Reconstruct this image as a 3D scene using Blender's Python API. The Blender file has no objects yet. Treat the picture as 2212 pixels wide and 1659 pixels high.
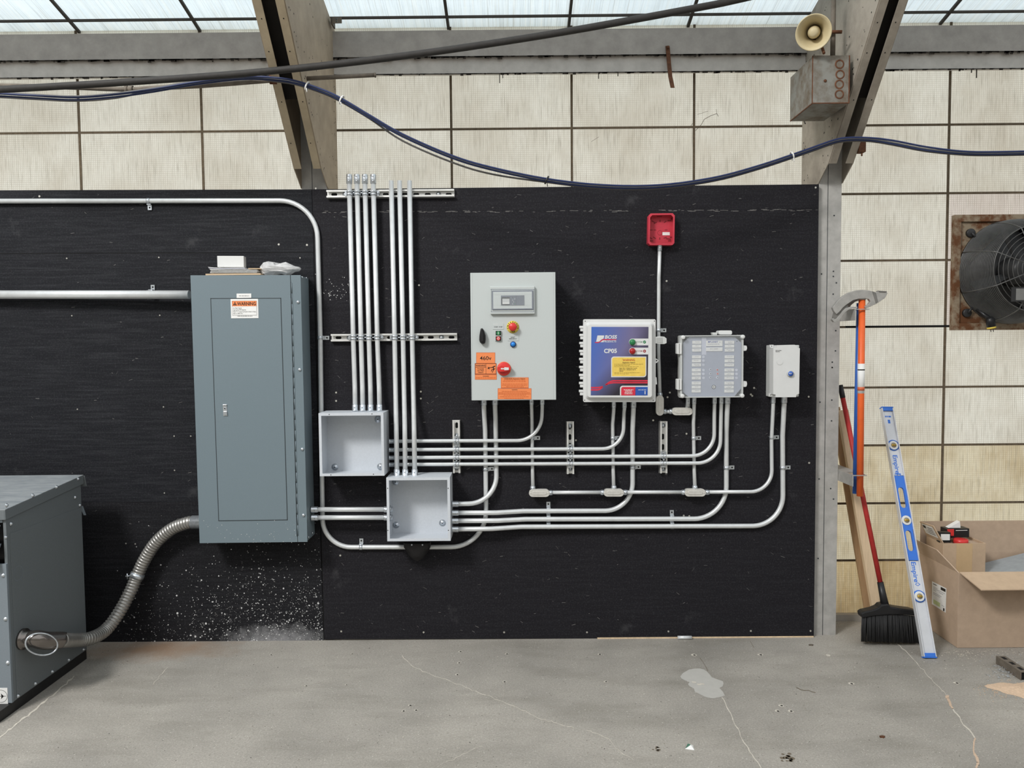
import bpy, math, random
from mathutils import Vector, Matrix
random.seed(7)
S = bpy.context.scene
COL = S.collection

# ------------------------------------------------------------------ camera
F, CX, CY, DIST = 1640.0, 1106.0, 829.5, 3.727
YAW, PIT, ROL = [math.radians(a) for a in (-0.166, 2.909, 0.4875)]
fw = Vector((math.sin(YAW)*math.cos(PIT), math.cos(YAW)*math.cos(PIT), -math.sin(PIT)))
rt0 = Vector((math.cos(YAW), -math.sin(YAW), 0))
dn0 = fw.cross(rt0)
RT = rt0*math.cos(ROL) + dn0*math.sin(ROL)
DN = -rt0*math.sin(ROL) + dn0*math.cos(ROL)
def ray(px, py):
    return fw + RT*((px-CX)/F) + DN*((py-CY)/F)
_d = ray(1106, 1381)
HC = -_d.z/_d.y*DIST
EYE = Vector((0, -DIST, HC))
cam_d = bpy.data.cameras.new('camera')
cam = bpy.data.objects.new('camera', cam_d)
COL.objects.link(cam)
cam_d.sensor_width = 36.0
cam_d.lens = F/2212*36.0
cam_d.clip_end = 200
m3 = Matrix((RT, -DN, -fw)).transposed()
cam.matrix_world = Matrix.Translation(EYE) @ m3.to_4x4()
S.camera = cam
def P(px, py, Y=0.0):
    d = ray(px, py)
    return EYE + d*((Y+DIST)/d.y)
def PX(px, py, X):
    d = ray(px, py)
    return EYE + d*(X/d.x)
def G(px, py, z=0.0):
    d = ray(px, py)
    return EYE + d*((z-HC)/d.z)
def pyz(px, Y, z):
    """pixel row at which height z shows at depth Y"""
    a, c = 0.0, 1659.0
    for i in range(40):
        m = (a+c)/2
        if P(px, m, Y).z > z: a = m
        else: c = m
    return m
def sc(Y=0.0):
    return (DIST+Y)/F

# ------------------------------------------------------------------ sky, lamps, exposure
S.view_settings.view_transform = 'Standard'
S.view_settings.look = 'None'
S.view_settings.exposure = 0.0
S.view_settings.gamma = 1.0
S.view_settings.use_curve_mapping = False
W = bpy.data.worlds.new('overcast_sky')
S.world = W
W.use_nodes = True
nt = W.node_tree
nt.nodes.clear()
tc = nt.nodes.new('ShaderNodeTexCoord')
sx = nt.nodes.new('ShaderNodeSeparateXYZ')
rp = nt.nodes.new('ShaderNodeValToRGB')
bg = nt.nodes.new('ShaderNodeBackground')
wo = nt.nodes.new('ShaderNodeOutputWorld')
nt.links.new(tc.outputs['Generated'], sx.inputs[0])
nt.links.new(sx.outputs['Z'], rp.inputs[0])
nt.links.new(rp.outputs[0], bg.inputs[0])
nt.links.new(bg.outputs[0], wo.inputs[0])
rp.color_ramp.elements[0].position = 0.0
rp.color_ramp.elements[0].color = (1.0, 1.0, 0.99, 1)
rp.color_ramp.elements[1].position = 0.9
rp.color_ramp.elements[1].color = (0.97, 1.0, 1.03, 1)
bg.inputs[1].default_value = 1.1
def lamp(name, loc, target, sx_, sy_, watts, col=(1, 1, 1)):
    l = bpy.data.lights.new(name, 'AREA')
    l.shape = 'RECTANGLE'; l.size = sx_; l.size_y = sy_; l.energy = watts; l.color = col
    o = bpy.data.objects.new(name, l)
    COL.objects.link(o)
    o.location = loc
    o.rotation_euler = (Vector(target)-Vector(loc)).to_track_quat('-Z', 'Y').to_euler()
    return o
lamp('hall_lamp', (-3.8, -5.0, 6.0), (-0.2, 0, 0.9), 1.5, 1.2, 450, (1, 0.985, 0.96))

# ------------------------------------------------------------------ materials
def lin(c):
    c = c/255.0
    return c/12.92 if c <= 0.04045 else ((c+0.055)/1.055)**2.4
def rgb(c, k=1.0):
    return (min(1, lin(c[0])*k), min(1, lin(c[1])*k), min(1, lin(c[2])*k), 1)
MATS = {}
def mat(name, c, rough=0.5, metal=0.0, var=0.10, scale=30.0, bump=0.0, spec=0.4, stretch=None, c2=None, thr=None, alpha=None, trans=None):
    if name in MATS:
        return MATS[name]
    m = bpy.data.materials.new(name)
    MATS[name] = m
    m.use_nodes = True
    t = m.node_tree
    b = t.nodes['Principled BSDF']
    co = t.nodes.new('ShaderNodeTexCoord')
    mp = t.nodes.new('ShaderNodeMapping')
    nz = t.nodes.new('ShaderNodeTexNoise')
    cr = t.nodes.new('ShaderNodeValToRGB')
    t.links.new(co.outputs['Object'], mp.inputs[0])
    t.links.new(mp.outputs[0], nz.inputs['Vector'])
    if stretch:
        mp.inputs['Scale'].default_value = stretch
    nz.inputs['Scale'].default_value = scale
    nz.inputs['Detail'].default_value = 6
    nz.inputs['Roughness'].default_value = 0.65
    e = cr.color_ramp.elements
    if c2 is None:
        e[0].position, e[1].position = 0.3, 0.7
        e[0].color, e[1].color = rgb(c, 1-var), rgb(c, 1+var)
    else:
        e[0].position, e[1].position = thr or (0.45, 0.6)
        e[0].color, e[1].color = rgb(c), rgb(c2)
    t.links.new(nz.outputs[0], cr.inputs[0])
    t.links.new(cr.outputs[0], b.inputs['Base Color'])
    b.inputs['Roughness'].default_value = rough
    b.inputs['Metallic'].default_value = metal
    b.inputs['Specular IOR Level'].default_value = spec
    if bump:
        bp = t.nodes.new('ShaderNodeBump')
        bp.inputs['Strength'].default_value = bump
        bp.inputs['Distance'].default_value = 0.004
        t.links.new(nz.outputs[0], bp.inputs['Height'])
        t.links.new(bp.outputs[0], b.inputs['Normal'])
    if trans is not None:
        b.inputs['Transmission Weight'].default_value = trans
    if alpha is not None:
        b.inputs['Alpha'].default_value = alpha
    return m
def N(t, kind, **kw):
    n = t.nodes.new('ShaderNode'+kind)
    for k, v in kw.items():
        setattr(n, k, v)
    return n
def math_node(t, op, a, b=None, c=None, clamp=False):
    n = N(t, 'Math', operation=op, use_clamp=clamp)
    for i, v in enumerate((a, b, c)):
        if v is None: continue
        if isinstance(v, (int, float)): n.inputs[i].default_value = v
        else: t.links.new(v, n.inputs[i])
    return n.outputs[0]
def mixc(t, fac, a, b, mode='MIX'):
    n = N(t, 'Mix', data_type='RGBA', blend_type=mode)
    for sock, v in ((n.inputs[0], fac), (n.inputs[6], a), (n.inputs[7], b)):
        if isinstance(v, (int, float, tuple)): sock.default_value = v
        else: t.links.new(v, sock)
    return n.outputs[2]
def noise(t, vec, scale, detail=5, rough=0.6):
    n = N(t, 'TexNoise')
    n.inputs['Scale'].default_value = scale; n.inputs['Detail'].default_value = detail; n.inputs['Roughness'].default_value = rough
    t.links.new(vec, n.inputs['Vector'])
    return n.outputs[0]
def ramp(t, v, a, b):
    n = N(t, 'MapRange', clamp=True)
    t.links.new(v, n.inputs[0]); n.inputs[1].default_value = a; n.inputs[2].default_value = b
    return n.outputs[0]
def mapped(t, vec, s):
    n = N(t, 'Mapping'); n.inputs['Scale'].default_value = s
    t.links.new(vec, n.inputs[0])
    return n.outputs[0]

def sheet_mat(name, base, dirt, mesh, trans=0.95, grid=True, stain=0.5):
    """translucent glass-fibre sheet: weave lines, streaks, grime with its own shape"""
    m = bpy.data.materials.new(name); m.use_nodes = True
    t = m.node_tree; t.nodes.clear()
    out = N(t, 'OutputMaterial'); co = N(t, 'TexCoord'); pos = co.outputs['Object']
    col = base_c = rgb(base)
    big = ramp(t, noise(t, pos, 2.2, 6), 0.42, 0.75)
    big = math_node(t, 'MULTIPLY', big, stain)
    col = mixc(t, big, base_c, rgb(dirt))
    streak = ramp(t, noise(t, mapped(t, pos, (120, 1, 3)), 1.0, 4, 0.7), 0.5, 0.72)
    col = mixc(t, math_node(t, 'MULTIPLY', streak, 0.5), col, (0.95, 0.94, 0.88, 1))
    dstr = ramp(t, noise(t, mapped(t, pos, (150, 1, 5)), 1.3, 4, 0.7), 0.5, 0.75)
    col = mixc(t, math_node(t, 'MULTIPLY', dstr, 0.45), col, rgb((136, 132, 120)))
    fine = ramp(t, noise(t, pos, 70, 4, 0.7), 0.3, 0.75)
    col = mixc(t, math_node(t, 'MULTIPLY', fine, 0.18), col, rgb(dirt))
    if grid:
        sp = N(t, 'SeparateXYZ'); t.links.new(pos, sp.inputs[0])
        gx = math_node(t, 'SINE', math_node(t, 'MULTIPLY', sp.outputs[0], 2*math.pi/mesh))
        gz = math_node(t, 'SINE', math_node(t, 'MULTIPLY', sp.outputs[2], 2*math.pi/mesh))
        gx = ramp(t, gx, 0.2, 0.95); gz = ramp(t, gz, 0.3, 0.95)
        g = math_node(t, 'MAXIMUM', gx, gz)
        col = mixc(t, math_node(t, 'MULTIPLY', g, 0.24), col, rgb((150, 138, 116)))
    d = N(t, 'BsdfDiffuse'); tr = N(t, 'BsdfTranslucent'); mx = N(t, 'MixShader')
    t.links.new(col, d.inputs[0]); t.links.new(col, tr.inputs[0])
    mx.inputs[0].default_value = trans
    t.links.new(d.outputs[0], mx.inputs[1]); t.links.new(tr.outputs[0], mx.inputs[2])
    t.links.new(mx.outputs[0], out.inputs[0])
    MATS[name] = m
    return m

def floor_mat():
    m = bpy.data.materials.new('concrete'); m.use_nodes = True
    t = m.node_tree; b = t.nodes['Principled BSDF']
    pos = N(t, 'TexCoord').outputs['Object']
    col = mixc(t, ramp(t, noise(t, pos, 1.6, 7), 0.35, 0.7), rgb((174, 169, 160)), rgb((144, 140, 133)))
    col = mixc(t, math_node(t, 'MULTIPLY', ramp(t, noise(t, mapped(t, pos, (1.2, 4, 1)), 1.3, 5), 0.48, 0.75), 0.55), col, rgb((116, 112, 102)))
    col = mixc(t, math_node(t, 'MULTIPLY', ramp(t, noise(t, pos, 130, 4, 0.75), 0.35, 0.75), 0.6), col, rgb((106, 103, 96)))
    col = mixc(t, math_node(t, 'MULTIPLY', ramp(t, noise(t, pos, 210, 3, 0.7), 0.56, 0.75), 0.6), col, rgb((206, 202, 194)))
    v = N(t, 'TexVoronoi'); v.inputs['Scale'].default_value = 45; t.links.new(pos, v.inputs['Vector'])
    col = mixc(t, ramp(t, v.outputs['Distance'], 0.10, 0.05), col, rgb((200, 197, 188)))
    v2 = N(t, 'TexVoronoi'); v2.inputs['Scale'].default_value = 33; t.links.new(mapped(t, pos, (1.1, 1.0, 1)), v2.inputs['Vector'])
    col = mixc(t, ramp(t, v2.outputs['Distance'], 0.09, 0.04), col, rgb((92, 88, 80)))
    # rust-brown spill beside the transformer
    c0 = G(330, 1402)
    df = N(t, 'VectorMath', operation='SUBTRACT'); t.links.new(pos, df.inputs[0]); df.inputs[1].default_value = (c0.x, c0.y, 0)
    ln = N(t, 'VectorMath', operation='LENGTH'); t.links.new(mapped(t, df.outputs[0], (2.3, 6.5, 1)), ln.inputs[0])
    k = math_node(t, 'ADD', ln.outputs['Value'], math_node(t, 'MULTIPLY', noise(t, pos, 9, 5), 1.2))
    col = mixc(t, math_node(t, 'MULTIPLY', ramp(t, k, 1.7, 0.7), 0.8), col, rgb((138, 110, 86)))
    t.links.new(col, b.inputs['Base Color'])
    b.inputs['Roughness'].default_value = 0.75
    b.inputs['Specular IOR Level'].default_value = 0.25
    bp = N(t, 'Bump'); bp.inputs['Strength'].default_value = 0.25; bp.inputs['Distance'].default_value = 0.003
    t.links.new(noise(t, pos, 60, 6), bp.inputs['Height']); t.links.new(bp.outputs[0], b.inputs['Normal'])
    MATS['concrete'] = m
    return m

def ply_mat(name, c, grain, dust=False):
    m = bpy.data.materials.new(name); m.use_nodes = True
    t = m.node_tree; b = t.nodes['Principled BSDF']
    pos = N(t, 'TexCoord').outputs['Object']
    g = noise(t, mapped(t, pos, (2.0, 1, 45)), 2.0, 6, 0.7)
    col = mixc(t, math_node(t, 'MULTIPLY', ramp(t, g, 0.45, 0.8), grain), rgb(c), rgb((86, 88, 92)))
    col = mixc(t, math_node(t, 'MULTIPLY', ramp(t, noise(t, pos, 140, 3), 0.5, 0.85), 0.35), col, rgb((82, 82, 86)))
    sm = ramp(t, noise(t, pos, 5, 7, 0.7), 0.62, 0.85)
    col = mixc(t, math_node(t, 'MULTIPLY', sm, 0.35), col, rgb((104, 104, 106)))
    if dust:
        c0 = P(600, 1385, 0)
        df = N(t, 'VectorMath', operation='SUBTRACT'); t.links.new(N(t, 'NewGeometry').outputs['Position'], df.inputs[0]); df.inputs[1].default_value = (c0.x, 0, 0.0)
        ln = N(t, 'VectorMath', operation='LENGTH'); t.links.new(mapped(t, df.outputs[0], (3.0, 0, 10)), ln.inputs[0])
        k = math_node(t, 'ADD', ln.outputs['Value'], math_node(t, 'MULTIPLY', noise(t, pos, 28, 6, 0.75), 1.6))
        col = mixc(t, math_node(t, 'MULTIPLY', ramp(t, k, 1.75, 0.75), 0.85), col, rgb((150, 150, 152)))
    t.links.new(col, b.inputs['Base Color'])
    b.inputs['Roughness'].default_value = 0.7
    b.inputs['Specular IOR Level'].default_value = 0.14
    bp = N(t, 'Bump'); bp.inputs['Strength'].default_value = 0.15; bp.inputs['Distance'].default_value = 0.002
    t.links.new(g, bp.inputs['Height']); t.links.new(bp.outputs[0], b.inputs['Normal'])
    MATS[name] = m
    return m

M = {}
M['floor'] = floor_mat()
M['sheet'] = sheet_mat('cream_sheet', (243, 242, 236), (206, 198, 184), 0.010)
M['sheet_low'] = sheet_mat('stained_sheet', (232, 220, 194), (176, 150, 112), 0.010, stain=0.9)
M['sheet_mid'] = sheet_mat('faintly_stained_sheet', (240, 235, 220), (200, 184, 154), 0.010, stain=0.8)
M['sheet_new'] = sheet_mat('white_sheet', (238, 234, 230), (206, 194, 182), 0.011, stain=0.3)
M['roof'] = sheet_mat('roof_sheet', (240, 246, 248), (216, 225, 229), 0.02, grid=False, trans=0.97, stain=0.4)
M['seam'] = mat('brown_seam', (92, 80, 64), 0.9, var=0.3, scale=60)
M['roof_seam'] = mat('dark_roof_seam', (70, 66, 62), 0.8)
M['ply'] = ply_mat('black_plywood', (29, 28, 32), 0.10)
M['ply_grain'] = ply_mat('black_plywood_grain', (26, 27, 31), 0.25)
M['ply_dust'] = ply_mat('black_plywood_dusty', (25, 25, 28), 0.15, dust=True)
M['ply_edge'] = mat('plywood_edge', (164, 128, 98), 0.8, stretch=(3, 3, 60), scale=5, var=0.25)
M['white_paint'] = mat('white_paint_splatter', (196, 196, 196), 0.6)
M['scratch'] = mat('scratch_grey', (120, 118, 116), 0.7)
M['screw'] = mat('zinc_screw', (200, 198, 190), 0.35, 0.6)
M['hole'] = mat('black_hole', (10, 10, 10), 0.9)
M['galv'] = mat('galvanised_steel', (172, 170, 166), 0.6, 0.15, var=0.16, scale=18, bump=0.08)
M['beam'] = mat('dusty_beam_steel', (162, 157, 152), 0.75, 0.1, var=0.14, scale=14, bump=0.15)
M['beam_low'] = mat('pale_dusty_beam_steel', (190, 186, 181), 0.75, 0.1, var=0.14, scale=14, bump=0.15)
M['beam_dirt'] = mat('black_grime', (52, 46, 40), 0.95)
M['tan_plate'] = mat('tan_grey_plate', (160, 146, 128), 0.7, 0.1, var=0.16, scale=9, bump=0.1)
M['tan_flange'] = mat('tan_flange', (166, 152, 128), 0.65, 0.1, var=0.14, scale=12)
M['gry_plate'] = mat('grey_stained_plate', (160, 152, 140), 0.7, 0.1, c2=(118, 110, 100), thr=(0.42, 0.78), scale=7)
M['emt'] = mat('zinc_conduit', (216, 219, 220), 0.36, 0.35, var=0.07, scale=25, spec=0.5)
M['zinc'] = mat('bright_zinc', (208, 214, 220), 0.28, 0.8, var=0.2, scale=90)
M['strut'] = mat('strut_zinc', (222, 222, 219), 0.42, 0.45, var=0.08)
M['cast'] = mat('cast_aluminium', (212, 210, 204), 0.45, 0.35, var=0.1, scale=50)
M['panel_blue'] = mat('blue_grey_enamel', (109, 123, 130), 0.42, 0.0, var=0.03, scale=220)
M['panel_side'] = mat('blue_grey_enamel_box', (112, 125, 132), 0.45, 0.0, var=0.03, scale=220)
M['line'] = mat('dark_gap', (48, 54, 58), 0.7)
M['jb'] = mat('grey_box_enamel', (200, 205, 211), 0.45, 0.05, var=0.04, scale=120)
M['ctl'] = mat('light_grey_enamel', (187, 193, 192), 0.42, 0.0, var=0.02, scale=200)
M['white'] = mat('white_plastic', (212, 213, 212), 0.45, var=0.02)
M['paper'] = mat('white_paper', (224, 224, 222), 0.8, var=0.04)
M['black'] = mat('black_plastic', (26, 26, 28), 0.4, var=0.1)
M['ink'] = mat('black_ink', (30, 27, 26), 0.7)
M['orange'] = mat('orange_label', (230, 134, 80), 0.55, var=0.03)
M['dorange'] = mat('dark_orange_print', (196, 92, 40), 0.6)
M['red'] = mat('red_plastic', (206, 52, 50), 0.35, var=0.05)
M['green'] = mat('green_button', (40, 120, 72), 0.35)
M['blue'] = mat('blue_button', (40, 130, 214), 0.35)
M['dblue'] = mat('royal_blue_button', (40, 92, 186), 0.35)
M['yellow'] = mat('yellow_ring', (222, 196, 84), 0.5)
M['glass'] = mat('clear_cover', (225, 230, 232), 0.08, var=0.0, alpha=0.10)
M['greyscreen'] = mat('device_grey', (96, 102, 116), 0.4)
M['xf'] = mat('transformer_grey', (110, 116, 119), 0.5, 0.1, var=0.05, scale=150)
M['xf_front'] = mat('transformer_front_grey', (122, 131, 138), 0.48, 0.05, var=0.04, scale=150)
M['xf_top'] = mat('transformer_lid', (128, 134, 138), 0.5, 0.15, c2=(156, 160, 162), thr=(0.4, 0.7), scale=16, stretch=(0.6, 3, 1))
M['flex'] = mat('flex_steel', (156, 154, 150), 0.36, 0.65, var=0.1)
M['chrome'] = mat('polished_connector', (128, 122, 118), 0.2, 0.9, var=0.08)
M['cable'] = mat('black_pipe_dusty', (46, 44, 42), 0.7, var=0.2, scale=40)
M['gpipe'] = mat('grimy_pipe', (106, 98, 88), 0.75, 0.1, var=0.25, scale=30)
M['cblue'] = mat('blue_cable', (36, 48, 88), 0.5)
M['cgrey'] = mat('grey_cable', (96, 94, 92), 0.55)
M['rust'] = mat('rusty_steel', (96, 62, 42), 0.85, 0.1, var=0.4, scale=40)
M['rust_galv'] = mat('rust_spotted_galvanised', (134, 134, 128), 0.65, 0.2, c2=(98, 84, 68), thr=(0.40, 0.70), scale=16, bump=0.1)
M['rust_frame'] = mat('rusted_fan_frame', (142, 128, 108), 0.8, 0.1, c2=(98, 62, 36), thr=(0.42, 0.56), scale=11, bump=0.15)
M['horn'] = mat('cream_horn', (196, 182, 146), 0.5, var=0.08, scale=20)
M['fanblk'] = mat('black_fan', (42, 42, 43), 0.45, var=0.2)
M['wire'] = mat('fan_guard_wire', (94, 94, 93), 0.4, 0.5, var=0.2)
M['tool_orange'] = mat('orange_handle', (224, 98, 42), 0.45, var=0.1, scale=18)
M['tool_blue'] = mat('blue_handle', (44, 92, 172), 0.4, var=0.1)
M['alu'] = mat('aluminium', (172, 170, 166), 0.45, 0.4, var=0.14, scale=30)
M['alu_dark'] = mat('dark_aluminium', (120, 118, 114), 0.55, 0.3, var=0.2, scale=30)
M['lvl_blue'] = mat('level_blue', (52, 112, 206), 0.4, var=0.04)
M['lvl_sil'] = mat('level_silver', (206, 208, 212), 0.42, 0.25, var=0.06, scale=12)
M['lvl_yel'] = mat('vial_yellow', (190, 156, 56), 0.3)
M['redwood'] = mat('red_broom_handle', (172, 46, 44), 0.5, var=0.16, scale=25)
M['bristle'] = mat('black_bristle', (34, 34, 35), 0.7, var=0.35, scale=300, stretch=(1, 1, 0.05))
M['gap_shade'] = mat('gap_shade_black', (26, 22, 19), 0.8, var=0.2, scale=12)  # near-black colour standing in for shade between the frame plates
M['wood'] = mat('pale_wood', (212, 188, 156), 0.7, stretch=(14, 14, 0.7), scale=4, var=0.16)
M['wood2'] = mat('brown_wood', (166, 136, 102), 0.75, stretch=(14, 14, 0.7), scale=4, var=0.22)
M['card'] = mat('cardboard', (178, 156, 135), 0.85, var=0.07, scale=26)
M['card2'] = mat('cardboard_light', (188, 164, 138), 0.85, var=0.07, scale=26)
M['tape'] = mat('packing_tape', (198, 170, 132), 0.4, var=0.04)
M['greyboard'] = mat('grey_board', (150, 156, 160), 0.6)
M['pouch'] = mat('black_rubber', (32, 31, 33), 0.6, var=0.2, scale=60, bump=0.3)
M['fabox'] = mat('fire_red_plastic', (196, 58, 74), 0.4, var=0.05)
M['fadark'] = mat('dark_red_recess', (120, 24, 34), 0.6)
M['plcface'] = mat('lavender_grey_face', (152, 158, 173), 0.5, var=0.03)
M['plcedge'] = mat('pale_grey_plastic', (196, 198, 196), 0.45, var=0.03)
M['plcclear'] = mat('smoky_clear_side', (150, 150, 146), 0.3, var=0.1)
M['crack'] = mat('chalky_crack', (196, 190, 178), 0.9, var=0.1)
M['crack2'] = mat('sandy_crack', (192, 168, 146), 0.9, var=0.12)
M['patch'] = mat('smooth_grey_patch', (176, 174, 168), 0.7, var=0.04)
M['stain'] = mat('dark_oil_stain', (108, 98, 84), 0.8, var=0.2)
M['sawdust'] = mat('sawdust', (204, 178, 152), 0.9, var=0.15, scale=120)
M['curb'] = mat('concrete_curb', (168, 164, 156), 0.8, var=0.12, scale=12)
M['bag'] = mat('clear_plastic_bag', (214, 214, 214), 0.25, var=0.15, scale=30, alpha=0.72, bump=0.6)
M['kraft'] = mat('tan_envelope', (196, 172, 142), 0.8, var=0.05)

# ------------------------------------------------------------------ mesh helpers
BASE = {}
class MB:
    def __init__(s):
        s.v, s.f, s.m, s.sm = [], [], [], []
    def add(s, vs, fs, mi=0, smooth=False):
        b = len(s.v)
        s.v += [Vector(a) for a in vs]
        for f in fs:
            s.f.append([b+i for i in f]); s.m.append(mi); s.sm.append(smooth)
        return s
    def box(s, x0, x1, y0, y1, z0, z1, mi=0):
        x0, x1 = min(x0, x1), max(x0, x1); y0, y1 = min(y0, y1), max(y0, y1); z0, z1 = min(z0, z1), max(z0, z1)
        v = [(x0, y0, z0), (x1, y0, z0), (x1, y1, z0), (x0, y1, z0), (x0, y0, z1), (x1, y0, z1), (x1, y1, z1), (x0, y1, z1)]
        return s.add(v, [(0, 3, 2, 1), (4, 5, 6, 7), (0, 1, 5, 4), (1, 2, 6, 5), (2, 3, 7, 6), (3, 0, 4, 7)], mi)
    def pbox(s, a, b, c, d, Yf, Yb, mi=0):
        """box whose front face at depth Yf spans pixels a,b .. c,d"""
        p, q = P(a, (b+d)/2, Yf), P(c, (b+d)/2, Yf)
        t, u = P((a+c)/2, b, Yf), P((a+c)/2, d, Yf)
        return s.box(p.x, q.x, Yf, Yb, u.z, t.z, mi)
    def prism(s, pts, d, mi=0, smooth=False):
        """closed outline (3-D points) pushed along vector d"""
        n = len(pts); d = Vector(d)
        v = [Vector(p) for p in pts]+[Vector(p)+d for p in pts]
        f = [list(range(n)), list(range(2*n-1, n-1, -1))]
        s.add(v, f, mi)
        b = len(s.v)-2*n
        for i in range(n):
            j = (i+1) % n
            s.f.append([b+j, b+i, b+n+i, b+n+j]); s.m.append(mi); s.sm.append(smooth)
        return s
    def pprism(s, px, Yf, Yb, mi=0):
        """outline in pixels at depth Yf, pushed back to Yb"""
        return s.prism([P(a, b, Yf) for a, b in px], (0, Yb-Yf, 0), mi)
    def poly(s, pts, mi=0):
        return s.add(pts, [list(range(len(pts)))], mi)
    def tube(s, pts, r, n=10, mi=0, cap=True, smooth=True):
        pts = [Vector(p) for p in pts]
        q = [pts[0]]
        for p in pts[1:]:
            if (p-q[-1]).length > 1e-6: q.append(p)
        pts = q
        N_ = len(pts)
        rr = r if isinstance(r, (list, tuple)) else [r]*N_
        t = (pts[1]-pts[0]).normalized()
        u = t.cross(Vector((0.13, 0.31, 0.94)))
        if u.length < 0.05: u = t.cross(Vector((1, 0, 0)))
        u.normalize()
        vs, fs = [], []
        for i, p in enumerate(pts):
            if i == 0: t = pts[1]-pts[0]
            elif i == N_-1: t = pts[-1]-pts[-2]
            else: t = (pts[i+1]-p).normalized()+(p-pts[i-1]).normalized()
            t.normalize()
            u = (u-t*u.dot(t)).normalized()
            w = t.cross(u)
            for k in range(n):
                a = 2*math.pi*k/n
                vs.append(p+(u*math.cos(a)+w*math.sin(a))*rr[i])
        for i in range(N_-1):
            for k in range(n):
                j = (k+1) % n
                fs.append((i*n+k, i*n+j, (i+1)*n+j, (i+1)*n+k))
        s.add(vs, fs, mi, smooth)
        if cap:
            b = len(s.v)-len(vs)
            s.f.append([b+k for k in range(n)][::-1]); s.m.append(mi); s.sm.append(False)
            s.f.append([b+(N_-1)*n+k for k in range(n)]); s.m.append(mi); s.sm.append(False)
        return s
    def lathe(s, c, ax, prof, n=20, mi=0, smooth=True, cap=True):
        """profile of (distance along axis, radius) turned about axis ax through c"""
        c, ax = Vector(c), Vector(ax).normalized()
        u = ax.cross(Vector((0.13, 0.31, 0.94))).normalized(); w = ax.cross(u)
        vs, fs = [], []
        for h, r in prof:
            r = max(r, 1e-5)
            for k in range(n):
                a = 2*math.pi*k/n
                vs.append(c+ax*h+(u*math.cos(a)+w*math.sin(a))*r)
        for i in range(len(prof)-1):
            for k in range(n):
                j = (k+1) % n
                fs.append((i*n+k, i*n+j, (i+1)*n+j, (i+1)*n+k))
        if cap: fs.append(list(range(n))[::-1]); fs.append([(len(prof)-1)*n+k for k in range(n)])
        return s.add(vs, fs, mi, smooth)
    def disc(s, px, py, rpx, Y, th, mi=0, n=20, ry=None):
        c = P(px, py, Y); r = rpx*sc(Y); r2 = (ry or rpx)*sc(Y)
        pts = [c+Vector((r*math.cos(2*math.pi*k/n), 0, r2*math.sin(2*math.pi*k/n))) for k in range(n)]
        return s.prism(pts, (0, th, 0), mi)
    def text(s, body, px, py, hpx, Y, mi=0, align='C', bold=0.0, sx=1.0, rot=0.0, shear=0.0, fit=None):
        vs, fs, w = text_geo(body, bold)
        k = hpx*sc(Y)/0.69
        if fit: sx = fit*sc(Y)/(w*k)
        off = {'L': 0, 'C': -w/2, 'R': -w}[align]
        c = P(px, py, Y)
        cr, sr = math.cos(rot), math.sin(rot)
        out = []
        for x, y in vs:
            a = (x+off+shear*y)*k*sx; b = (y-0.345)*k
            out.append(c+Vector((a*cr-b*sr, 0, a*sr+b*cr)))
        return s.add(out, fs, mi)
    def xform(s, mtx):
        s.v = [mtx @ a for a in s.v]
        return s
    def build(s, name, mats, parent=None, bevel=0.0, label=None, seg=2, origin=None):
        if not isinstance(mats, (list, tuple)): mats = [mats]
        me = bpy.data.meshes.new(name)
        if parent is not None: b = BASE[parent.name]
        elif origin is not None: b = Vector(origin)
        else:
            xs = [a.x for a in s.v]; ys = [a.y for a in s.v]; zs = [a.z for a in s.v]
            b = Vector(((min(xs)+max(xs))/2, (min(ys)+max(ys))/2, min(zs)))
        me.from_pydata([a-b for a in s.v], [], s.f)
        for m in mats: me.materials.append(m)
        me.polygons.foreach_set('material_index', s.m)
        me.polygons.foreach_set('use_smooth', s.sm)
        me.update()
        o = bpy.data.objects.new(name, me)
        COL.objects.link(o)
        if parent is None: o.location = b
        else: o.parent = parent
        BASE[o.name] = b
        if bevel:
            md = o.modifiers.new('edges', 'BEVEL')
            md.width = bevel; md.segments = seg; md.limit_method = 'ANGLE'; md.angle_limit = 0.7
        if label: o['label'] = label
        return o
_TG = {}
def text_geo(body, bold):
    key = (body, bold)
    if key in _TG: return _TG[key]
    cu = bpy.data.curves.new('glyphs', 'FONT')
    cu.body = body; cu.size = 1.0; cu.resolution_u = 3; cu.offset = bold
    o = bpy.data.objects.new('glyphs', cu)
    COL.objects.link(o)
    bpy.context.view_layer.update()
    dg = bpy.context.evaluated_depsgraph_get()
    ev = o.evaluated_get(dg)
    me = ev.to_mesh()
    vs = [(v.co.x, v.co.y) for v in me.vertices]
    fs = [list(p.vertices) for p in me.polygons]
    ev.to_mesh_clear()
    bpy.data.objects.remove(o); bpy.data.curves.remove(cu)
    w = max((v[0] for v in vs), default=0)
    _TG[key] = (vs, fs, w)
    return _TG[key]
def tag(o, label, cat, group=None):
    o['label'] = label; o['category'] = cat
    if group: o['group'] = group
    return o
def thing(name, label, cat, loc, group=None):
    o = bpy.data.objects.new(name, None)
    COL.objects.link(o)
    o.empty_display_size = 0.05
    o.location = loc
    BASE[o.name] = Vector(loc)
    return tag(o, label, cat, group)
def struct(o):
    o['kind'] = 'structure'
    return o
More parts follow.
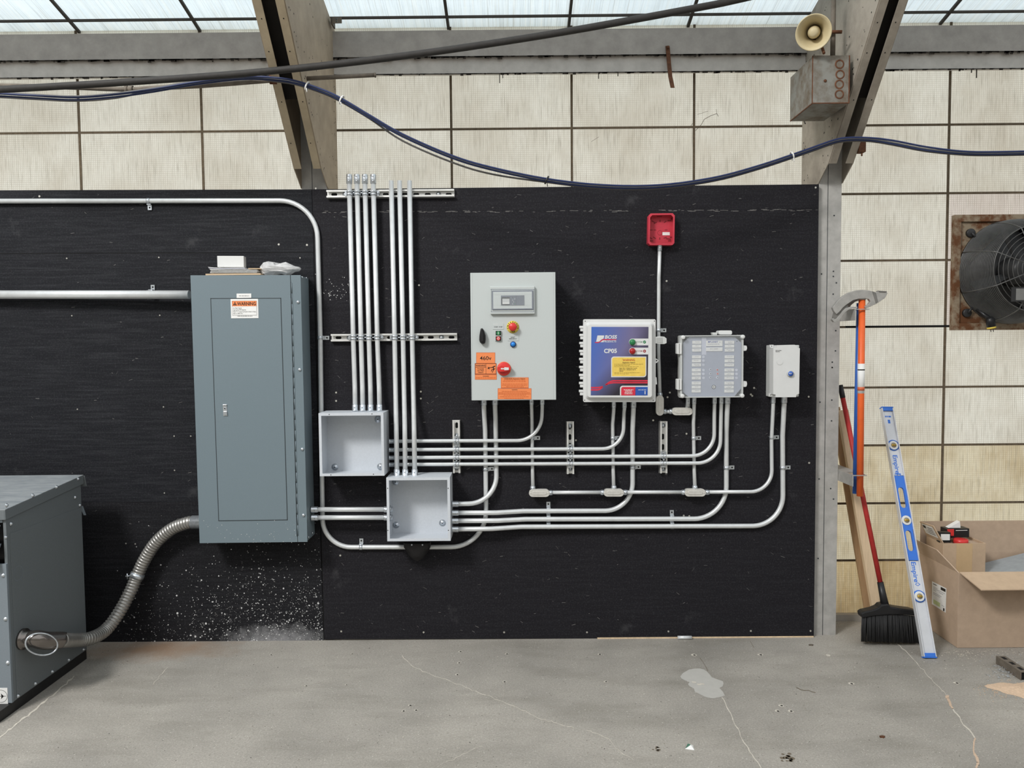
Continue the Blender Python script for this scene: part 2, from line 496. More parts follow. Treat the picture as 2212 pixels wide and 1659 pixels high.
def fillet(pts):
    """pixel path of (px, py, Y, radius): corners rounded with circular arcs"""
    out = []
    n = len(pts)
    for i, p in enumerate(pts):
        px, py, Y = p[0], p[1], p[2]
        r = p[3] if len(p) > 3 else 0
        if i in (0, n-1) or r <= 0:
            out.append((px, py, Y)); continue
        a = Vector((pts[i-1][0]-px, pts[i-1][1]-py)); b = Vector((pts[i+1][0]-px, pts[i+1][1]-py))
        la, lb = a.length, b.length
        a.normalize(); b.normalize()
        ang = a.angle(b)
        t = min(r/math.tan(ang/2), la*0.95, lb*0.95)
        r = t*math.tan(ang/2)
        bis = (a+b).normalized()
        c = Vector((px, py))+bis*(r/math.sin(ang/2))
        s0 = Vector((px, py))+a*t; s1 = Vector((px, py))+b*t
        a0 = math.atan2(s0.y-c.y, s0.x-c.x); a1 = math.atan2(s1.y-c.y, s1.x-c.x)
        da = (a1-a0+math.pi) % (2*math.pi)-math.pi
        k = max(4, int(abs(da)/0.12))
        Ya = Y+(pts[i-1][2]-Y)*t/max(la, 1e-6); Yb = Y+(pts[i+1][2]-Y)*t/max(lb, 1e-6)
        for j in range(k+1):
            th = a0+da*j/k
            out.append((c.x+r*math.cos(th), c.y+r*math.sin(th), Ya+(Yb-Ya)*j/k))
    return [P(*q) for q in out]
def smooth_path(pts, k=8):
    pts = [Vector(p) for p in pts]
    out = []
    for i in range(len(pts)-1):
        p0 = pts[max(i-1, 0)]; p1 = pts[i]; p2 = pts[i+1]; p3 = pts[min(i+2, len(pts)-1)]
        for j in range(k):
            t = j/k
            out.append(0.5*((2*p1)+(p2-p0)*t+(2*p0-5*p1+4*p2-p3)*t*t+(3*p1-p0-3*p2+p3)*t**3))
    out.append(pts[-1])
    return out
# ------------------------------------------------------------------ setting
YB = 0.25                                   # the translucent wall stands behind the boards
def zat(py, Y, px=1106): return P(px, py, Y).z
def xat(px, py, Y): return P(px, py, Y).x

# floor with its cracks, patch and anchor holes
b = MB()
b.poly([(-9, -9, 0), (9, -9, 0), (9, 0.6, 0), (-9, 0.6, 0)])
def strip_on_floor(px, w, mi, z=0.0008, jit=0.6):
    pts = []
    for i in range(len(px)-1):
        a, c = Vector(px[i]), Vector(px[i+1])
        k = max(1, int((c-a).length/7))
        for j in range(k):
            q = a+(c-a)*j/k
            pts.append(q+Vector((random.uniform(-1, 1), random.uniform(-1, 1)))*jit*3)
    pts.append(Vector(px[-1]))
    for i in range(len(pts)-1):
        p, q = pts[i], pts[i+1]
        w0 = w*random.uniform(0.5, 1.3)
        n = Vector((-(q-p).y, (q-p).x)).normalized()
        b.poly([G(*(p-n*w0/2), z), G(*(q-n*w0/2), z), G(*(q+n*w0/2), z), G(*(p+n*w0/2), z)][::-1], mi)
def f7(x, y): return (1400+x/2.724, 1340+y/2.724)
def f8(x, y): return (400+x/2.212, 1340+y/2.212)
strip_on_floor([f7(*p) for p in ((435, 455), (455, 490), (490, 550), (510, 610), (545, 680), (580, 740), (610, 790), (645, 835), (668, 875))], 1.9, 1)
strip_on_floor([f7(*p) for p in ((300, 215), (335, 255), (352, 300))], 0.9, 4)
strip_on_floor([f7(*p) for p in ((1470, 140), (1530, 190), (1590, 260), (1650, 330), (1700, 380), (1755, 440))], 1.5, 1)
strip_on_floor([f7(*p) for p in ((1755, 440), (1775, 480), (1795, 520))], 6.0, 2)
strip_on_floor([f7(*p) for p in ((1795, 520), (1830, 570), (1860, 615), (1905, 665), (1922, 690))], 2.4, 1)
strip_on_floor([f7(*p) for p in ((1922, 690), (1918, 740), (1920, 780), (1938, 830), (1930, 868))], 5.0, 2)
strip_on_floor([f8(*p) for p in ((1035, 165), (1075, 210), (1150, 250), (1280, 295), (1420, 350), (1560, 405), (1700, 470), (1860, 515))], 1.0, 1)
strip_on_floor([f8(*p) for p in ((1920, 525), (2025, 565), (2070, 620), (2140, 665))], 1.0, 1)
strip_on_floor([f8(*p) for p in ((1200, 700), (1310, 650), (1420, 600))], 0.8, 1)
strip_on_floor([f7(*p) for p in ((870, 398), (920, 410), (985, 425))], 1.2, 4)
strip_on_floor([f7(*p) for p in ((598, 118), (622, 160))], 1.0, 4)
strip_on_floor([(0, 1592), (60, 1545), (120, 1497), (160, 1460)], 3.0, 1)
strip_on_floor([(330, 1477), (345, 1460), (362, 1441)], 1.0, 1)
pt = [(190, 330), (205, 310), (240, 290), (270, 284), (300, 283), (325, 288), (345, 300), (362, 318), (375, 335), (410, 348), (440, 358), (444, 372), (438, 388), (420, 398), (440, 420), (452, 442), (420, 452), (380, 459), (355, 455), (330, 448), (300, 432), (275, 420), (270, 402), (245, 388), (235, 376), (244, 364), (215, 352), (196, 342)]
b.poly([G(*f7(*p), 0.0006) for p in pt][::-1], 3)
for p in ((270, 362), (300, 375), (318, 372)):
    b.poly([G(*f7(p[0]+dx, p[1]+dy), 0.0012) for dx, dy in ((-14, -4), (12, 0), (14, 7), (-10, 5))][::-1], 5)
def floor_spot(px, py, r, mi, z=0.0009, n=10):
    c = G(px, py); w = r*(HC/(py-746)*1.0)
    b.poly([(c.x+w*math.cos(2*math.pi*k/n)*random.uniform(.8, 1.15), c.y+w*math.sin(2*math.pi*k/n)*random.uniform(.8, 1.15), z) for k in range(n)], mi)
for x, y in ((270, 205), (660, 203), (1195, 373), (783, 503), (762, 535), (840, 535), (1815, 370)):
    px, py = f7(x, y); floor_spot(px, py, 6, 5); floor_spot(px+1, py+0.4, 3, 6, 0.0015)
floor_spot(*f7(1060, 207), 5, 5)
for x, y in ((410, 165), (797, 160), (1315, 150), (1308, 204), (1300, 260), (1537, 161), (1980, 163), (770, 308), (577, 313), (1525, 294), (2010, 294), (1075, 407), (1043, 434), (1103, 430)):
    px, py = f8(x, y); r = 3.2 if x < 1000 else 4.6
    floor_spot(px, py, r, 5); floor_spot(px+.5, py+.3, r*.55, 6, 0.0015)
for i in range(16):
    px, py = f7(815+random.gauss(0, 22), 808+random.gauss(0, 12)); floor_spot(px, py, random.uniform(2, 6), 4, 0.0007)
for i in range(8):
    px, py = f7(45+random.gauss(0, 14), 757+random.gauss(0, 9)); floor_spot(px, py, random.uniform(2, 5), 4, 0.0007)
for i in range(420):
    px, py = random.uniform(0, 2212), random.uniform(1392, 1659)
    floor_spot(px, py, random.uniform(0.6, 1.5), random.choice((5, 5, 5, 4, 6)), 0.0008, 5)
for i in range(160):
    px, py = random.gauss(2110, 70), 1404+abs(random.gauss(0, 12))
    floor_spot(px, py, random.uniform(0.7, 2.0), 5, 0.001, 5)
fl = b.build('floor', [M['floor'], M['crack'], M['crack2'], M['patch'], M['stain'], M['crack'], M['hole']], origin=(0, 0, 0))
struct(fl)

# rear wall of translucent sheets with brown joints
colx = [xat(p, 290, YB) for p in (-95, 172, 437, 706, 975, 1235, 1499, 1770)]+[xat(2050, 270, YB), xat(2318, 270, YB)]
rowz = [zat(y, YB, 2000) for y in (1338, 1209, 1086, 961, 836, 705, 562, 418, 270)]
ztop = 3.22
b = MB()
ZL = [0.0]+rowz+[ztop]
XL = [-4.2]+colx+[4.2]
fx0, fx1 = xat(2044, 470, YB), 4.2
for i in range(len(XL)-1):
    for j in range(len(ZL)-1):
        mi = (1 if j <= 1 else 5) if (i >= 7 and j <= 3) else 0
        if i >= 9 and 6 <= j < 8: mi = 3
        b.box(XL[i], XL[i+1], YB, YB+0.0015, ZL[j], ZL[j+1], mi)
for x in colx: b.box(x-0.006, x+0.006, YB-0.004, YB-0.0002, 0, ztop, 2)
for k, z in enumerate(rowz[1:]): b.box(-4.2, 4.2, YB-0.0038, YB-0.0002, z-0.0055, z+0.0055, 2)
zb = rowz[5]
b.box(xat(1826, 705, YB), 4.2, YB-0.006, YB-0.0002, zb-0.004, zb+0.006, 4)
def twig(pts, w):
    for i in range(len(pts)-1):
        p, q = Vector(pts[i]), Vector(pts[i+1]); d = (q-p).normalized(); n = Vector((-d.y, d.x))*w/2
        b.poly([P(*(p-n), YB-0.002), P(*(p+n), YB-0.002), P(*(q+n), YB-0.002), P(*(q-n), YB-0.002)], 2)
def t3(x, y): return (1200+x/3.687, y/3.687)
for pts, w in ((((1115, 1040), (1160, 995), (1185, 950), (1240, 920), (1285, 905), (1297, 928)), 1.0), (((1060, 1028), (1080, 1000), (1110, 960)), 0.7), (((1130, 912), (1175, 898), (1215, 885)), 0.6), (((1285, 905), (1280, 870)), 0.6), (((285, 1128), (345, 1090)), 0.6)):
    twig([t3(*p) for p in pts], w)
struct(b.build('wall_back', [M['sheet'], M['sheet_low'], M['seam'], M['sheet_new'], M['hole'], M['sheet_mid']], origin=(0, YB, 0)))
struct(MB().box(-4.2, 4.2, YB-0.03, YB+0.05, 0, zat(1340, YB-0.03, 1840)+0.03).build('baseboard_back', M['curb']))
# thin crack twigs on one sheet
# roof sheets
XfL = (P(651, 395, 0.02).x, P(706, 395, 0.02).x)
XfR = (P(1770, 400, 0.02).x, P(1819, 420, 0.02).x)
r0 = PX(722, 60, XfL[1])
def zroof(Y): return r0.z+0.25*(r0.y-Y)
b = MB()
def roof_box(x0, x1, ya, yb, dz0, dz1, mi):
    b.prism([(x0, ya, zroof(ya)+dz0), (x0, yb, zroof(yb)+dz0), (x0, yb, zroof(yb)+dz1), (x0, ya, zroof(ya)+dz1)], (x1-x0, 0, 0), mi)
roof_box(-4.2, 4.2, 0.45, -1.0, 0, 0.0015, 0)
for x in [P(p, 62, 0.17).x for p in (-115, 152, 418, 690, 966, 1231, 1494, 1765, 2050, 2320)]:
    roof_box(x-0.007, x+0.007, 0.45, -1.0, -0.012, -0.0003, 1)
ys = PX(300, 58.5, P(300, 58.5, 0.165).x).y
roof_box(-4.2, 4.2, ys+0.004, ys-0.004, -0.010, -0.0003, 1)
for yy in (-0.55,): roof_box(-4.2, 4.2, yy+0.006, yy-0.006, -0.010, -0.0003, 1)
struct(b.build('ceiling', [M['roof'], M['roof_seam']], origin=(0, 0, 3)))
# eave beam: an upper member standing forward of a lower one
def fringe(b, z, Y, x0, x1, mi, n, lmax):
    for i in range(n):
        x = random.uniform(x0, x1); w = random.uniform(0.004, 0.03); l = random.uniform(0.002, lmax)*random.random()
        b.box(x, x+w, Y-0.003, Y, z-l, z+0.002, mi)
b = MB()
UY, LY = 0.190, 0.204
zu0, zu1 = zat(121.5, UY), zat(64, UY)
b.box(-4.2, 4.2, UY, 0.225, zu0, zu1, 0)
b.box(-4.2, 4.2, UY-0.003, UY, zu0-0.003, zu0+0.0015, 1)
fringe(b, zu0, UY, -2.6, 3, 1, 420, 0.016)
struct(b.build('trim_1', [M['beam'], M['beam_dirt']]))
b = MB()
zl0 = zat(158.5, LY)
b.box(-4.2, 4.2, LY, 0.226, zl0, zu0-0.001, 0)
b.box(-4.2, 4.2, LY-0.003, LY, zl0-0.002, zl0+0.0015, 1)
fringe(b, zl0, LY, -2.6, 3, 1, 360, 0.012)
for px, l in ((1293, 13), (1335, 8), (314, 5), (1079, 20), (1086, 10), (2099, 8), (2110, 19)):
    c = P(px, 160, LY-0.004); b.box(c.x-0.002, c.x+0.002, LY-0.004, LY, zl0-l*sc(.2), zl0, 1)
struct(b.build('trim_2', [M['beam_low'], M['beam_dirt']]))

# the other sides of the hall
hallm = mat('hall_sheet', (160, 157, 148), 0.8, var=0.04, scale=2)
for nm_, q in (('wall_left', (-8.1, -8, -8, YB, 0, 3.6)), ('wall_right', (8, 8.1, -8, YB, 0, 3.6)), ('wall_front', (-8, 8, -8.1, -8, 0, 3.6))):
    struct(MB().box(*q).build(nm_, hallm))

# steel frames: a column between two tapered plates whose sloped edges carry flanges
def steel_frame(Xs, eL, label, mp, mf, plate_seed, hole_side):
    """eL: (Y, z) along the sloped edge: foot, flange start, far point"""
    Xl, Xr = Xs
    root = thing('steel_frame', label, 'steel frame', ((Xl+Xr)/2, 0.13, 0))
    b = MB().box(Xl, Xr, 0.026, 0.245, 0, 3.1)
    b.box((Xl+Xr)/2-0.012, (Xl+Xr)/2-0.010, 0.0245, 0.026, 0, 3.0, 1)
    for i in range(18):
        z = random.uniform(0.05, 2.2); x = random.choice((Xl+0.018, Xr-0.02, Xr-0.035)); b.box(x-0.003, x+0.003, 0.0245, 0.026, z-0.003, z+0.003, 1)
    b.build('column', [M['galv'], M['line']], root)
    (y0, z0), (y1, z1), (y2, z2) = eL
    # extend the sloped edge up to the roof
    sl = (z2-z1)/(y2-y1)
    yk = (r0.z+0.25*r0.y-0.02-z1+sl*y1)/(sl+0.25)
    zk = z1+sl*(yk-y1)
    prof = [(y0, z0), (y1, z1), (yk, zk), (0.24, zroof(0.24)-0.02), (0.24, z0)]
    rnd = random.Random(plate_seed)
    for side, X in ((-1, Xl), (1, Xr)):
        b = MB()
        d = 0.004*side
        b.prism([(X, y, z) for y, z in prof], (d, 0, 0), 0)
        if side == hole_side:
            xx = X+d+0.0006*side
            for i in range(110):
                t = rnd.random(); z = z0+0.05+(zk-z0-0.05)*t
                ye = y1+(yk-y1)*max(0, (z-z1)/(zk-z1))+0.03
                y = rnd.choice((rnd.uniform(ye, 0.22), 0.2+rnd.uniform(-.02, .02), ye+rnd.uniform(0, .04)))
                r = rnd.uniform(0.0025, 0.0048)
                if z > zroof(y)-0.05 or y > 0.23: continue
                b.poly([(xx, y+r*math.cos(k*math.pi/3), z+r*math.sin(k*math.pi/3)) for k in range(6)], 1)
        wp = b.build('web_plate', [mp, M['hole']], root)
        nrm = Vector((0, -(zk-z1), (yk-y1))).normalized()
        if nrm.y > 0: nrm = -nrm
        f0 = Vector((X, y1, z1)); f1 = Vector((X, yk, zk))
        w = -side*0.034
        b = MB().prism([f0, f1, f1+Vector((w, 0, 0)), f0+Vector((w, 0, 0))], nrm*0.004, 0)
        for t in (0.12, 0.3, 0.5, 0.62, 0.8):
            c = f0+(f1-f0)*t*0.7+Vector((w*rnd.uniform(.3, .7), 0, 0))+nrm*0.0045
            e = (f1-f0).normalized()
            b.poly([c+Vector((0.003*math.cos(k*math.pi/3), 0, 0))+e*0.003*math.sin(k*math.pi/3) for k in range(6)], 1)
        b.build('flange', [mf, M['hole']], root)
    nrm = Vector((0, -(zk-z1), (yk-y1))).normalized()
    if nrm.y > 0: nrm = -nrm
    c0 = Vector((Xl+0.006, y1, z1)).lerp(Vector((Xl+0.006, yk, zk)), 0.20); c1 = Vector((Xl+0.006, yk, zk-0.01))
    MB().prism([c0-nrm*0.05, c1-nrm*0.05, c1-nrm*0.09, c0-nrm*0.09], (Xr-Xl-0.012, 0, 0)).build('gap_shade_filler', M['gap_shade'], root)  # added dark filler, makes the gap between the plates read as deep shade
    return root
def yz(p): return (p.y, p.z)
eL = (yz(PX(649, 408, XfL[0]-0.002)), yz(PX(636, 364, XfL[0])), yz(PX(546, 0, XfL[0])))
eL = ((0.024, P(651, 407, 0.024).z), eL[1], eL[2])
eR = ((0.024, P(1826, 396, 0.024).z), yz(PX(1842, 352, XfR[1])), yz(PX(1960, 0, XfR[1])))
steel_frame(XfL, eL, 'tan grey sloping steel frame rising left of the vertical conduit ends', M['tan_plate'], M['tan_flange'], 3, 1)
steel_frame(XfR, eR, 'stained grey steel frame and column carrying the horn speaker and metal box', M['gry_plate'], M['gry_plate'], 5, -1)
# small drilled bracket standing off the frame
r = thing('angle_bracket', 'small drilled metal bracket beside the roof on the tan steel frame', 'bracket', P(728, 43, 0.1))
b = MB().pbox(716, 37, 738, 50, 0.1, 0.104)
b.disc(727, 41, 1.8, 0.0994, 0.0004, 1); b.disc(727, 46.5, 1.8, 0.0994, 0.0004, 1)
b.build('plate', [M['gpipe'], M['roof']], r)
MB().pbox(714, 37, 717, 50, 0.1, 0.17).build('tab', M['gpipe'], r)

# ------------------------------------------------------------------ black plywood sheets
def sheet(name, px, Yf, label, mats, marks=None):
    b = MB()
    b.pprism(px, Yf, Yf+0.017, 0)
    if marks: marks(b, Yf)
    o = b.build(name, mats)
    return tag(o, label, 'plywood sheet', 'black plywood sheets')
def dots(b, Yf, lst, r=2.0, mi=1):
    for x, y in lst: b.disc(x, y, r, Yf-0.0012, 0.0011, mi, 8)
def scratches(b, Yf, n, x0, x1, y0, y1, mi=2):
    for i in range(n):
        x, y = random.uniform(x0, x1), random.uniform(y0, y1)
        a = random.gauss(0, 0.5); l = random.uniform(2, 9); w = random.uniform(0.35, 0.8)
        dx, dy = l*math.cos(a), l*math.sin(a)
        b.poly([P(x, y-w/2, Yf-0.0006), P(x, y+w/2, Yf-0.0006), P(x+dx, y+dy+w/2, Yf-0.0006), P(x+dx, y+dy-w/2, Yf-0.0006)], mi)
pm = [M['ply'], M['screw'], M['scratch'], M['white_paint'], M['ply_edge'], M['hole']]
pg = [M['ply_grain'], M['screw'], M['scratch'], M['white_paint'], M['ply_edge'], M['hole']]
pd = [M['ply_dust'], M['screw'], M['scratch'], M['white_paint'], M['ply_edge'], M['hole']]
Lx = -130
def mk_a(b, Y): dots(b, Y, [(663, 529), (602, 528), (85, 424)], 2.2); scratches(b, Y, 10, 0, 660, 420, 540)
sheet('plywood_sheet', [(Lx, 411.5), (673, 409), (677, 544.2), (Lx, 547.7)], 0.004, 'black plywood strip along the top left behind the bent conduit', pg, mk_a)
def joint(b, Y, p, q, w=0.9):
    b.poly([P(p[0], p[1], Y-0.0005), P(p[0], p[1]+w, Y-0.0005), P(q[0], q[1]+w, Y-0.0005), P(q[0], q[1], Y-0.0005)], 5)
def mk_b(b, Y):
    joint(b, Y, (Lx, 548), (676.5, 544.8))
    dots(b, Y, [(648, 557), (144, 558), (343, 556), (155, 682), (345, 681), (167, 884), (353, 879), (376, 942), (412, 942), (377, 1016), (355, 1065)], 1.5)
    scratches(b, Y, 30, 0, 420, 560, 1065); scratches(b, Y, 12, 645, 675, 560, 1065)
sheet('plywood_sheet', [(Lx, 549), (677, 544.5), (690, 1082), (Lx, 1086.5)], 0.003, 'wide black plywood sheet behind the blue grey breaker panel', pg, mk_b)
def mk_c(b, Y):
    dots(b, Y, [(292, 1175), (272, 1174)], 1.6)
    for i in range(3000):
        u, v = random.random(), random.random()
        x = 250+(697-250)*u; y = 1395-abs(random.gauss(0, 1))*88
        if random.random() > 0.15+0.85*((x-250)/450)**1.2: continue
        if y < 1090: continue
        r = min(2.4, 0.3+random.expovariate(2.8))
        b.disc(x, y, r, Y-0.0008, 0.0007, 3, 6, r*random.uniform(.6, 1.2))
    scratches(b, Y, 30, 200, 690, 1100, 1370)
sheet('plywood_sheet', [(Lx, 1086.8), (690, 1082.3), (699, 1385), (Lx, 1389)], 0.004, 'paint-spattered black plywood sheet beneath the breaker panel', pd, mk_c)
def mk_d(b, Y):
    dots(b, Y, [(1762, 405), (682, 407)], 2)
    scratches(b, Y, 12, 700, 1760, 410, 450)
sheet('plywood_sheet', [(674, 409), (1769, 398), (1768.4, 452.6), (675.3, 457.1)], 0.0, 'narrow black plywood strip along the top behind the slotted rail', pm, mk_d)
def mk_e(b, Y):
    b.poly([P(675.6, 459, Y-0.0005), P(699.6, 1380, Y-0.0005), P(700.8, 1380, Y-0.0005), P(676.6, 459, Y-0.0005)], 5)
    dots(b, Y, [(905, 616), (1440, 607), (1624, 606), (726, 848), (726, 866), (909, 846), (909, 861), (1625, 855), (1747, 857), (1748, 1000), (1447, 848), (1442, 858), (1629, 838), (1622, 852), (1477, 1114), (1489, 1115),
                (915, 1366), (1089, 1366), (1268, 1366), (1444, 1364), (1622, 1363), (1751, 1363), (737, 1364), (1244, 951), (1483, 937), (1411, 908), (735, 1200)], 2.1)
    scratches(b, Y, 330, 700, 1755, 458, 1370)
    # pale abrasion along the joint with the strip above
    for i in range(120):
        x = random.uniform(690, 1765); y = 456.5-(x-675)*0.0042+random.gauss(1.5, 1.2)
        l = random.uniform(3, 14)
        b.poly([P(x, y, Y-0.0006), P(x, y+0.7, Y-0.0006), P(x+l, y+0.7, Y-0.0006), P(x+l, y, Y-0.0006)], 2)
    # splinters near the left edge
    for i in range(55):
        x, y = random.gauss(725, 22), random.gauss(630, 14)
        b.disc(x, y, random.uniform(0.4, 1.2), Y-0.0007, 0.0006, 3, 5)
sheet('plywood_sheet', [(675.3, 457.4), (1768.4, 452.9), (1758, 1376.5), (699.5, 1381)], 0.0, 'large black plywood sheet behind the control boxes and conduits', pm, mk_e)
# timber sole plate under the large sheet
a = P(1290, 1377, 0.006); c = P(1756, 1377, 0.006)
o = MB().box(a.x, c.x, -0.004, 0.02, 0, 0.006).build('timber_sill', M['wood'])
tag(o, 'thin strip of bare timber along the floor under the black plywood', 'timber strip')
# ------------------------------------------------------------------ conduits
Z_CTL, Z_SEN, Z_INS, Z_STA = P(1108, 864.4, -0.205).z, P(1338, 868.6, -0.132).z, P(1540, 858.2, -0.074).z, P(1690, 858, -0.117).z
def up_to(px, Y, z): return (px, pyz(px, Y, z-0.0008), Y)
RH, RQ, RB = 0.0090, 0.0117, 0.0150       # half-inch, three-quarter, larger tube radii
def connector(at, d, r, root, mats=None, L=0.034):
    """set-screw connector: its nut against a box at `at`, the tube leaving along d"""
    b = MB()
    b.lathe(at, d, [(0.0005, r*1.36), (0.005, r*1.36), (0.006, r*1.27), (L-0.004, r*1.27), (L, r*1.1)], 14)
    c = Vector(at)+Vector(d).normalized()*L*0.62
    side = Vector((0, -1, 0))
    b.lathe(c+side*r*1.2, side, [(0, 0.0038), (0.003, 0.0036), (0.0032, 0.001)], 8)
    return b.build('connector', M['zinc'], root)
def coupling(a, c, r, root, screws=2):
    a, c = Vector(a), Vector(c)
    d = (c-a)
    b = MB().lathe(a, d, [(0, r*1.12), (0.002, r*1.22), (d.length-0.002, r*1.22), (d.length, r*1.12)], 14)
    for k in range(screws):
        q = a+d*(0.25+0.5*k)
        b.lathe(q+Vector((0, -r*1.15, 0)), (0, -1, 0), [(0, 0.0045), (0.003, 0.0042), (0.0032, 0.001)], 8)
    return b.build('coupling', M['zinc'], root)
def clip_y(b, y):
    for a in b.v:
        if a.y > y: a.y = y
def strap(px, py, Y, r, side, root):
    short = len(side) > 1; side = side[0]
    """one-hole strap: a band over the tube and a drilled ear screwed to the board"""
    c = P(px, py, Y)
    b = MB()
    ax = Vector((0, 0, 1)) if side in 'rl' else Vector((1, 0, 0))
    b.lathe(c-ax*0.008, ax, [(0, r+0.0006), (0.0005, r+0.0022), (0.0155, r+0.0022), (0.016, r+0.0006)], 14, cap=False)
    dx = {'r': Vector((1, 0, 0)), 'l': Vector((-1, 0, 0)), 'u': Vector((0, 0, 1)), 'd': Vector((0, 0, -1))}[side]
    p = c+dx*(r+0.001); q = c+dx*(r+(0.012 if short else 0.030))
    w = ax*0.0095
    lo = Vector((min((p-w).x, (q+w).x), -0.0035, min((p-w).z, (q+w).z))); hi = Vector((max((p+w).x, (q+w).x, (p-w).x, (q-w).x), -0.0008, max((p+w).z, (q+w).z)))
    b.box(lo.x, hi.x, -0.0035, -0.0010, lo.z, hi.z)
    b.box(*(sorted(((c+dx*(r-0.002)-w).x, (c+dx*(r+0.006)+w).x))), max(Y-0.001, -0.03), -0.0008, *(sorted(((c+dx*(r-0.002)-w).z, (c+dx*(r+0.006)+w).z))))
    h = c+dx*(r+0.019)
    if not short: b.lathe((h.x, -0.0036, h.z), (0, -1, 0), [(0, 0.0042), (0.0004, 0.0042)], 10, 1)
    clip_y(b, -0.0010)
    return b.build('strap', [M['zinc'], M['hole']], root)
def conduit(label, pts, r, start=None, end=None, straps=(), group='zinc conduits on the black boards', n=12):
    if end and abs(pts[-1][0]-pts[-2][0]) < 8 and pts[-2][1] > pts[-1][1]:
        e = pts[-1]; pts = pts[:-1]+[(e[0]-0.2, e[1]+17, e[2]), e]
    path = fillet(pts)
    root = thing('conduit', label, 'conduit', path[0], group)
    MB().tube(path, r, n).build('pipe', M['emt'], root)
    if start: connector(path[0], path[1]-path[0], r, root)
    if end: connector(path[-1], path[-2]-path[-1], r, root)
    for s in straps: strap(s[0], s[1], s[2], r, s[3], root)
    return root
W3, W2 = -0.0121, -0.0107                  # depths of wall-mounted tubes
LOOP = conduit('long conduit bent down beside the breaker panel, passing under both open boxes',
    [(-60, 434.6, W3), (684, 433.4, W3, 82), (692, 730, W3), (697.5, 1182, W3, 62), (1049.5, 1181.5, W3, 76), (1050, 1090, W3), (1048, 930, W3), (1046, 895, -0.02), up_to(1045.5,-0.05,Z_CTL)],
    RQ, end=True, straps=[(321, 434.2, W3, 'd'), (691.8, 729.8, W3, 'r'), (780, 1182.2, W3, 'u'), (1049, 1013.5, W3, 'r')])
conduit('fat horizontal conduit entering the left side of the breaker panel', [(-60, 636.6, -0.035), (409, 636.6, -0.06)], 0.0205, straps=[(322, 636.6, -0.043, 'u')], n=16)
# four conduits rising from the upper box
xs_t, xs_m, xs_b = (754.5, 771.2, 788.3, 806.4), (763, 779.8, 797, 815), (766.6, 783, 800.2, 819.2)
nm = ['leftmost', 'second', 'third', 'rightmost']
for i in range(4):
    Yv = -0.034
    p0 = P(xs_t[i], 377, Yv)
    root = conduit('%s of the four coupled conduits rising from the upper open box' % nm[i],
        [(xs_t[i], 394, Yv), (xs_m[i], 729, Yv), (xs_b[i], 840, Yv-0.004), (xs_b[i]+0.7, 888.8, -0.06)], RQ, end=True, group='coupled conduits rising from the upper box')
    coupling(P(xs_t[i], 397, Yv), p0, RQ, root)
xt, xm, xu, xb = (845.2, 863, 884.6), (852.4, 870.6, 890.4), (855.8, 874.2, 894.2), (857.6, 875.4, 896)
for i in range(3):
    Yv = -0.034
    conduit('%s of the three bare-ended conduits rising from the lower open box' % ('left', 'middle', 'right')[i],
        [(xt[i], 390.5, Yv), (xm[i], 729, Yv), (xu[i]-1, 862, Yv), (xu[i]+0.3, 925, -0.078), (xb[i], 1028.5, -0.085)], RQ, end=True, group='bare-ended conduits rising from the lower box')
# four half-inch runs leaving the upper box to the right
YH = -0.0342
gk = 'conduits leaving the right side of the upper box'
conduit('top run leaving the upper open box, bending up into the tall control box', [(840, 953.6, -0.055), (905, 952.6, YH), (1168, 951.6, YH, 54), (1171, 890, YH), up_to(1171.5,-0.06,Z_CTL)], RH, True, True, group=gk)
conduit('second run leaving the upper open box, bending up into the blue-faced panel', [(840, 971.9, -0.055), (905, 971.2, YH), (1345.5, 969.4, YH, 46), (1348, 890, YH), up_to(1349,-0.06,Z_SEN)], RH, True, True, group=gk)
conduit('third run leaving the upper open box, bending up into the clear-lidded box', [(840, 988.9, -0.055), (905, 988.4, YH), (1542.5, 984.6, YH, 48), (1543, 890, YH), up_to(1543.5,-0.05,Z_INS)], RH, True, True, group=gk)
conduit('lowest run leaving the upper open box, bending up into the clear-lidded box', [(840, 1003.8, -0.055), (905, 1003.2, YH), (1555.5, 1000.2, YH, 50), (1557.5, 890, YH), up_to(1558,-0.05,Z_INS)], RH, True, True, group=gk)
# four runs leaving the lower box to the right
gk = 'conduits leaving the right side of the lower box'
YJ = -0.070
conduit('top run leaving the lower open box, sweeping up into the tall control box', [(976, 1088.8, YJ), (1010, 1088.2, YJ+.012), (1073, 1087, -0.03, 72), (1072, 1000, W3), (1070.5, 905, W3), up_to(1069.5,-0.05,Z_CTL)], RQ, True, True, group=gk)
conduit('second run leaving the lower open box, sweeping up into the blue-faced panel', [(976, 1108, YJ), (1072, 1107.5, YJ+.01, 60), (1130, 1104, -0.035, 60), (1366.5, 1103.2, W3, 60), (1366.5, 930, W3), up_to(1368.5,-0.05,Z_SEN)], RQ, True, True, straps=[(1185, 1103.9, -0.022, 'u'), (1366.4, 1009.5, W3, 'r')], group=gk)
conduit('third run leaving the lower open box, sweeping up into the clear-lidded box', [(976, 1125.2, YJ), (1075, 1124.6, YJ+.01, 60), (1135, 1121.4, -0.035, 60), (1569, 1120.6, W3, 70), (1569, 935, W3), up_to(1571.5,-0.05,Z_INS)], RQ, True, True, straps=[(1185, 1121.2, -0.022, 'us'), (1452, 1120.8, W3, 'u'), (1569, 1010.5, W3, 'r')], group=gk)
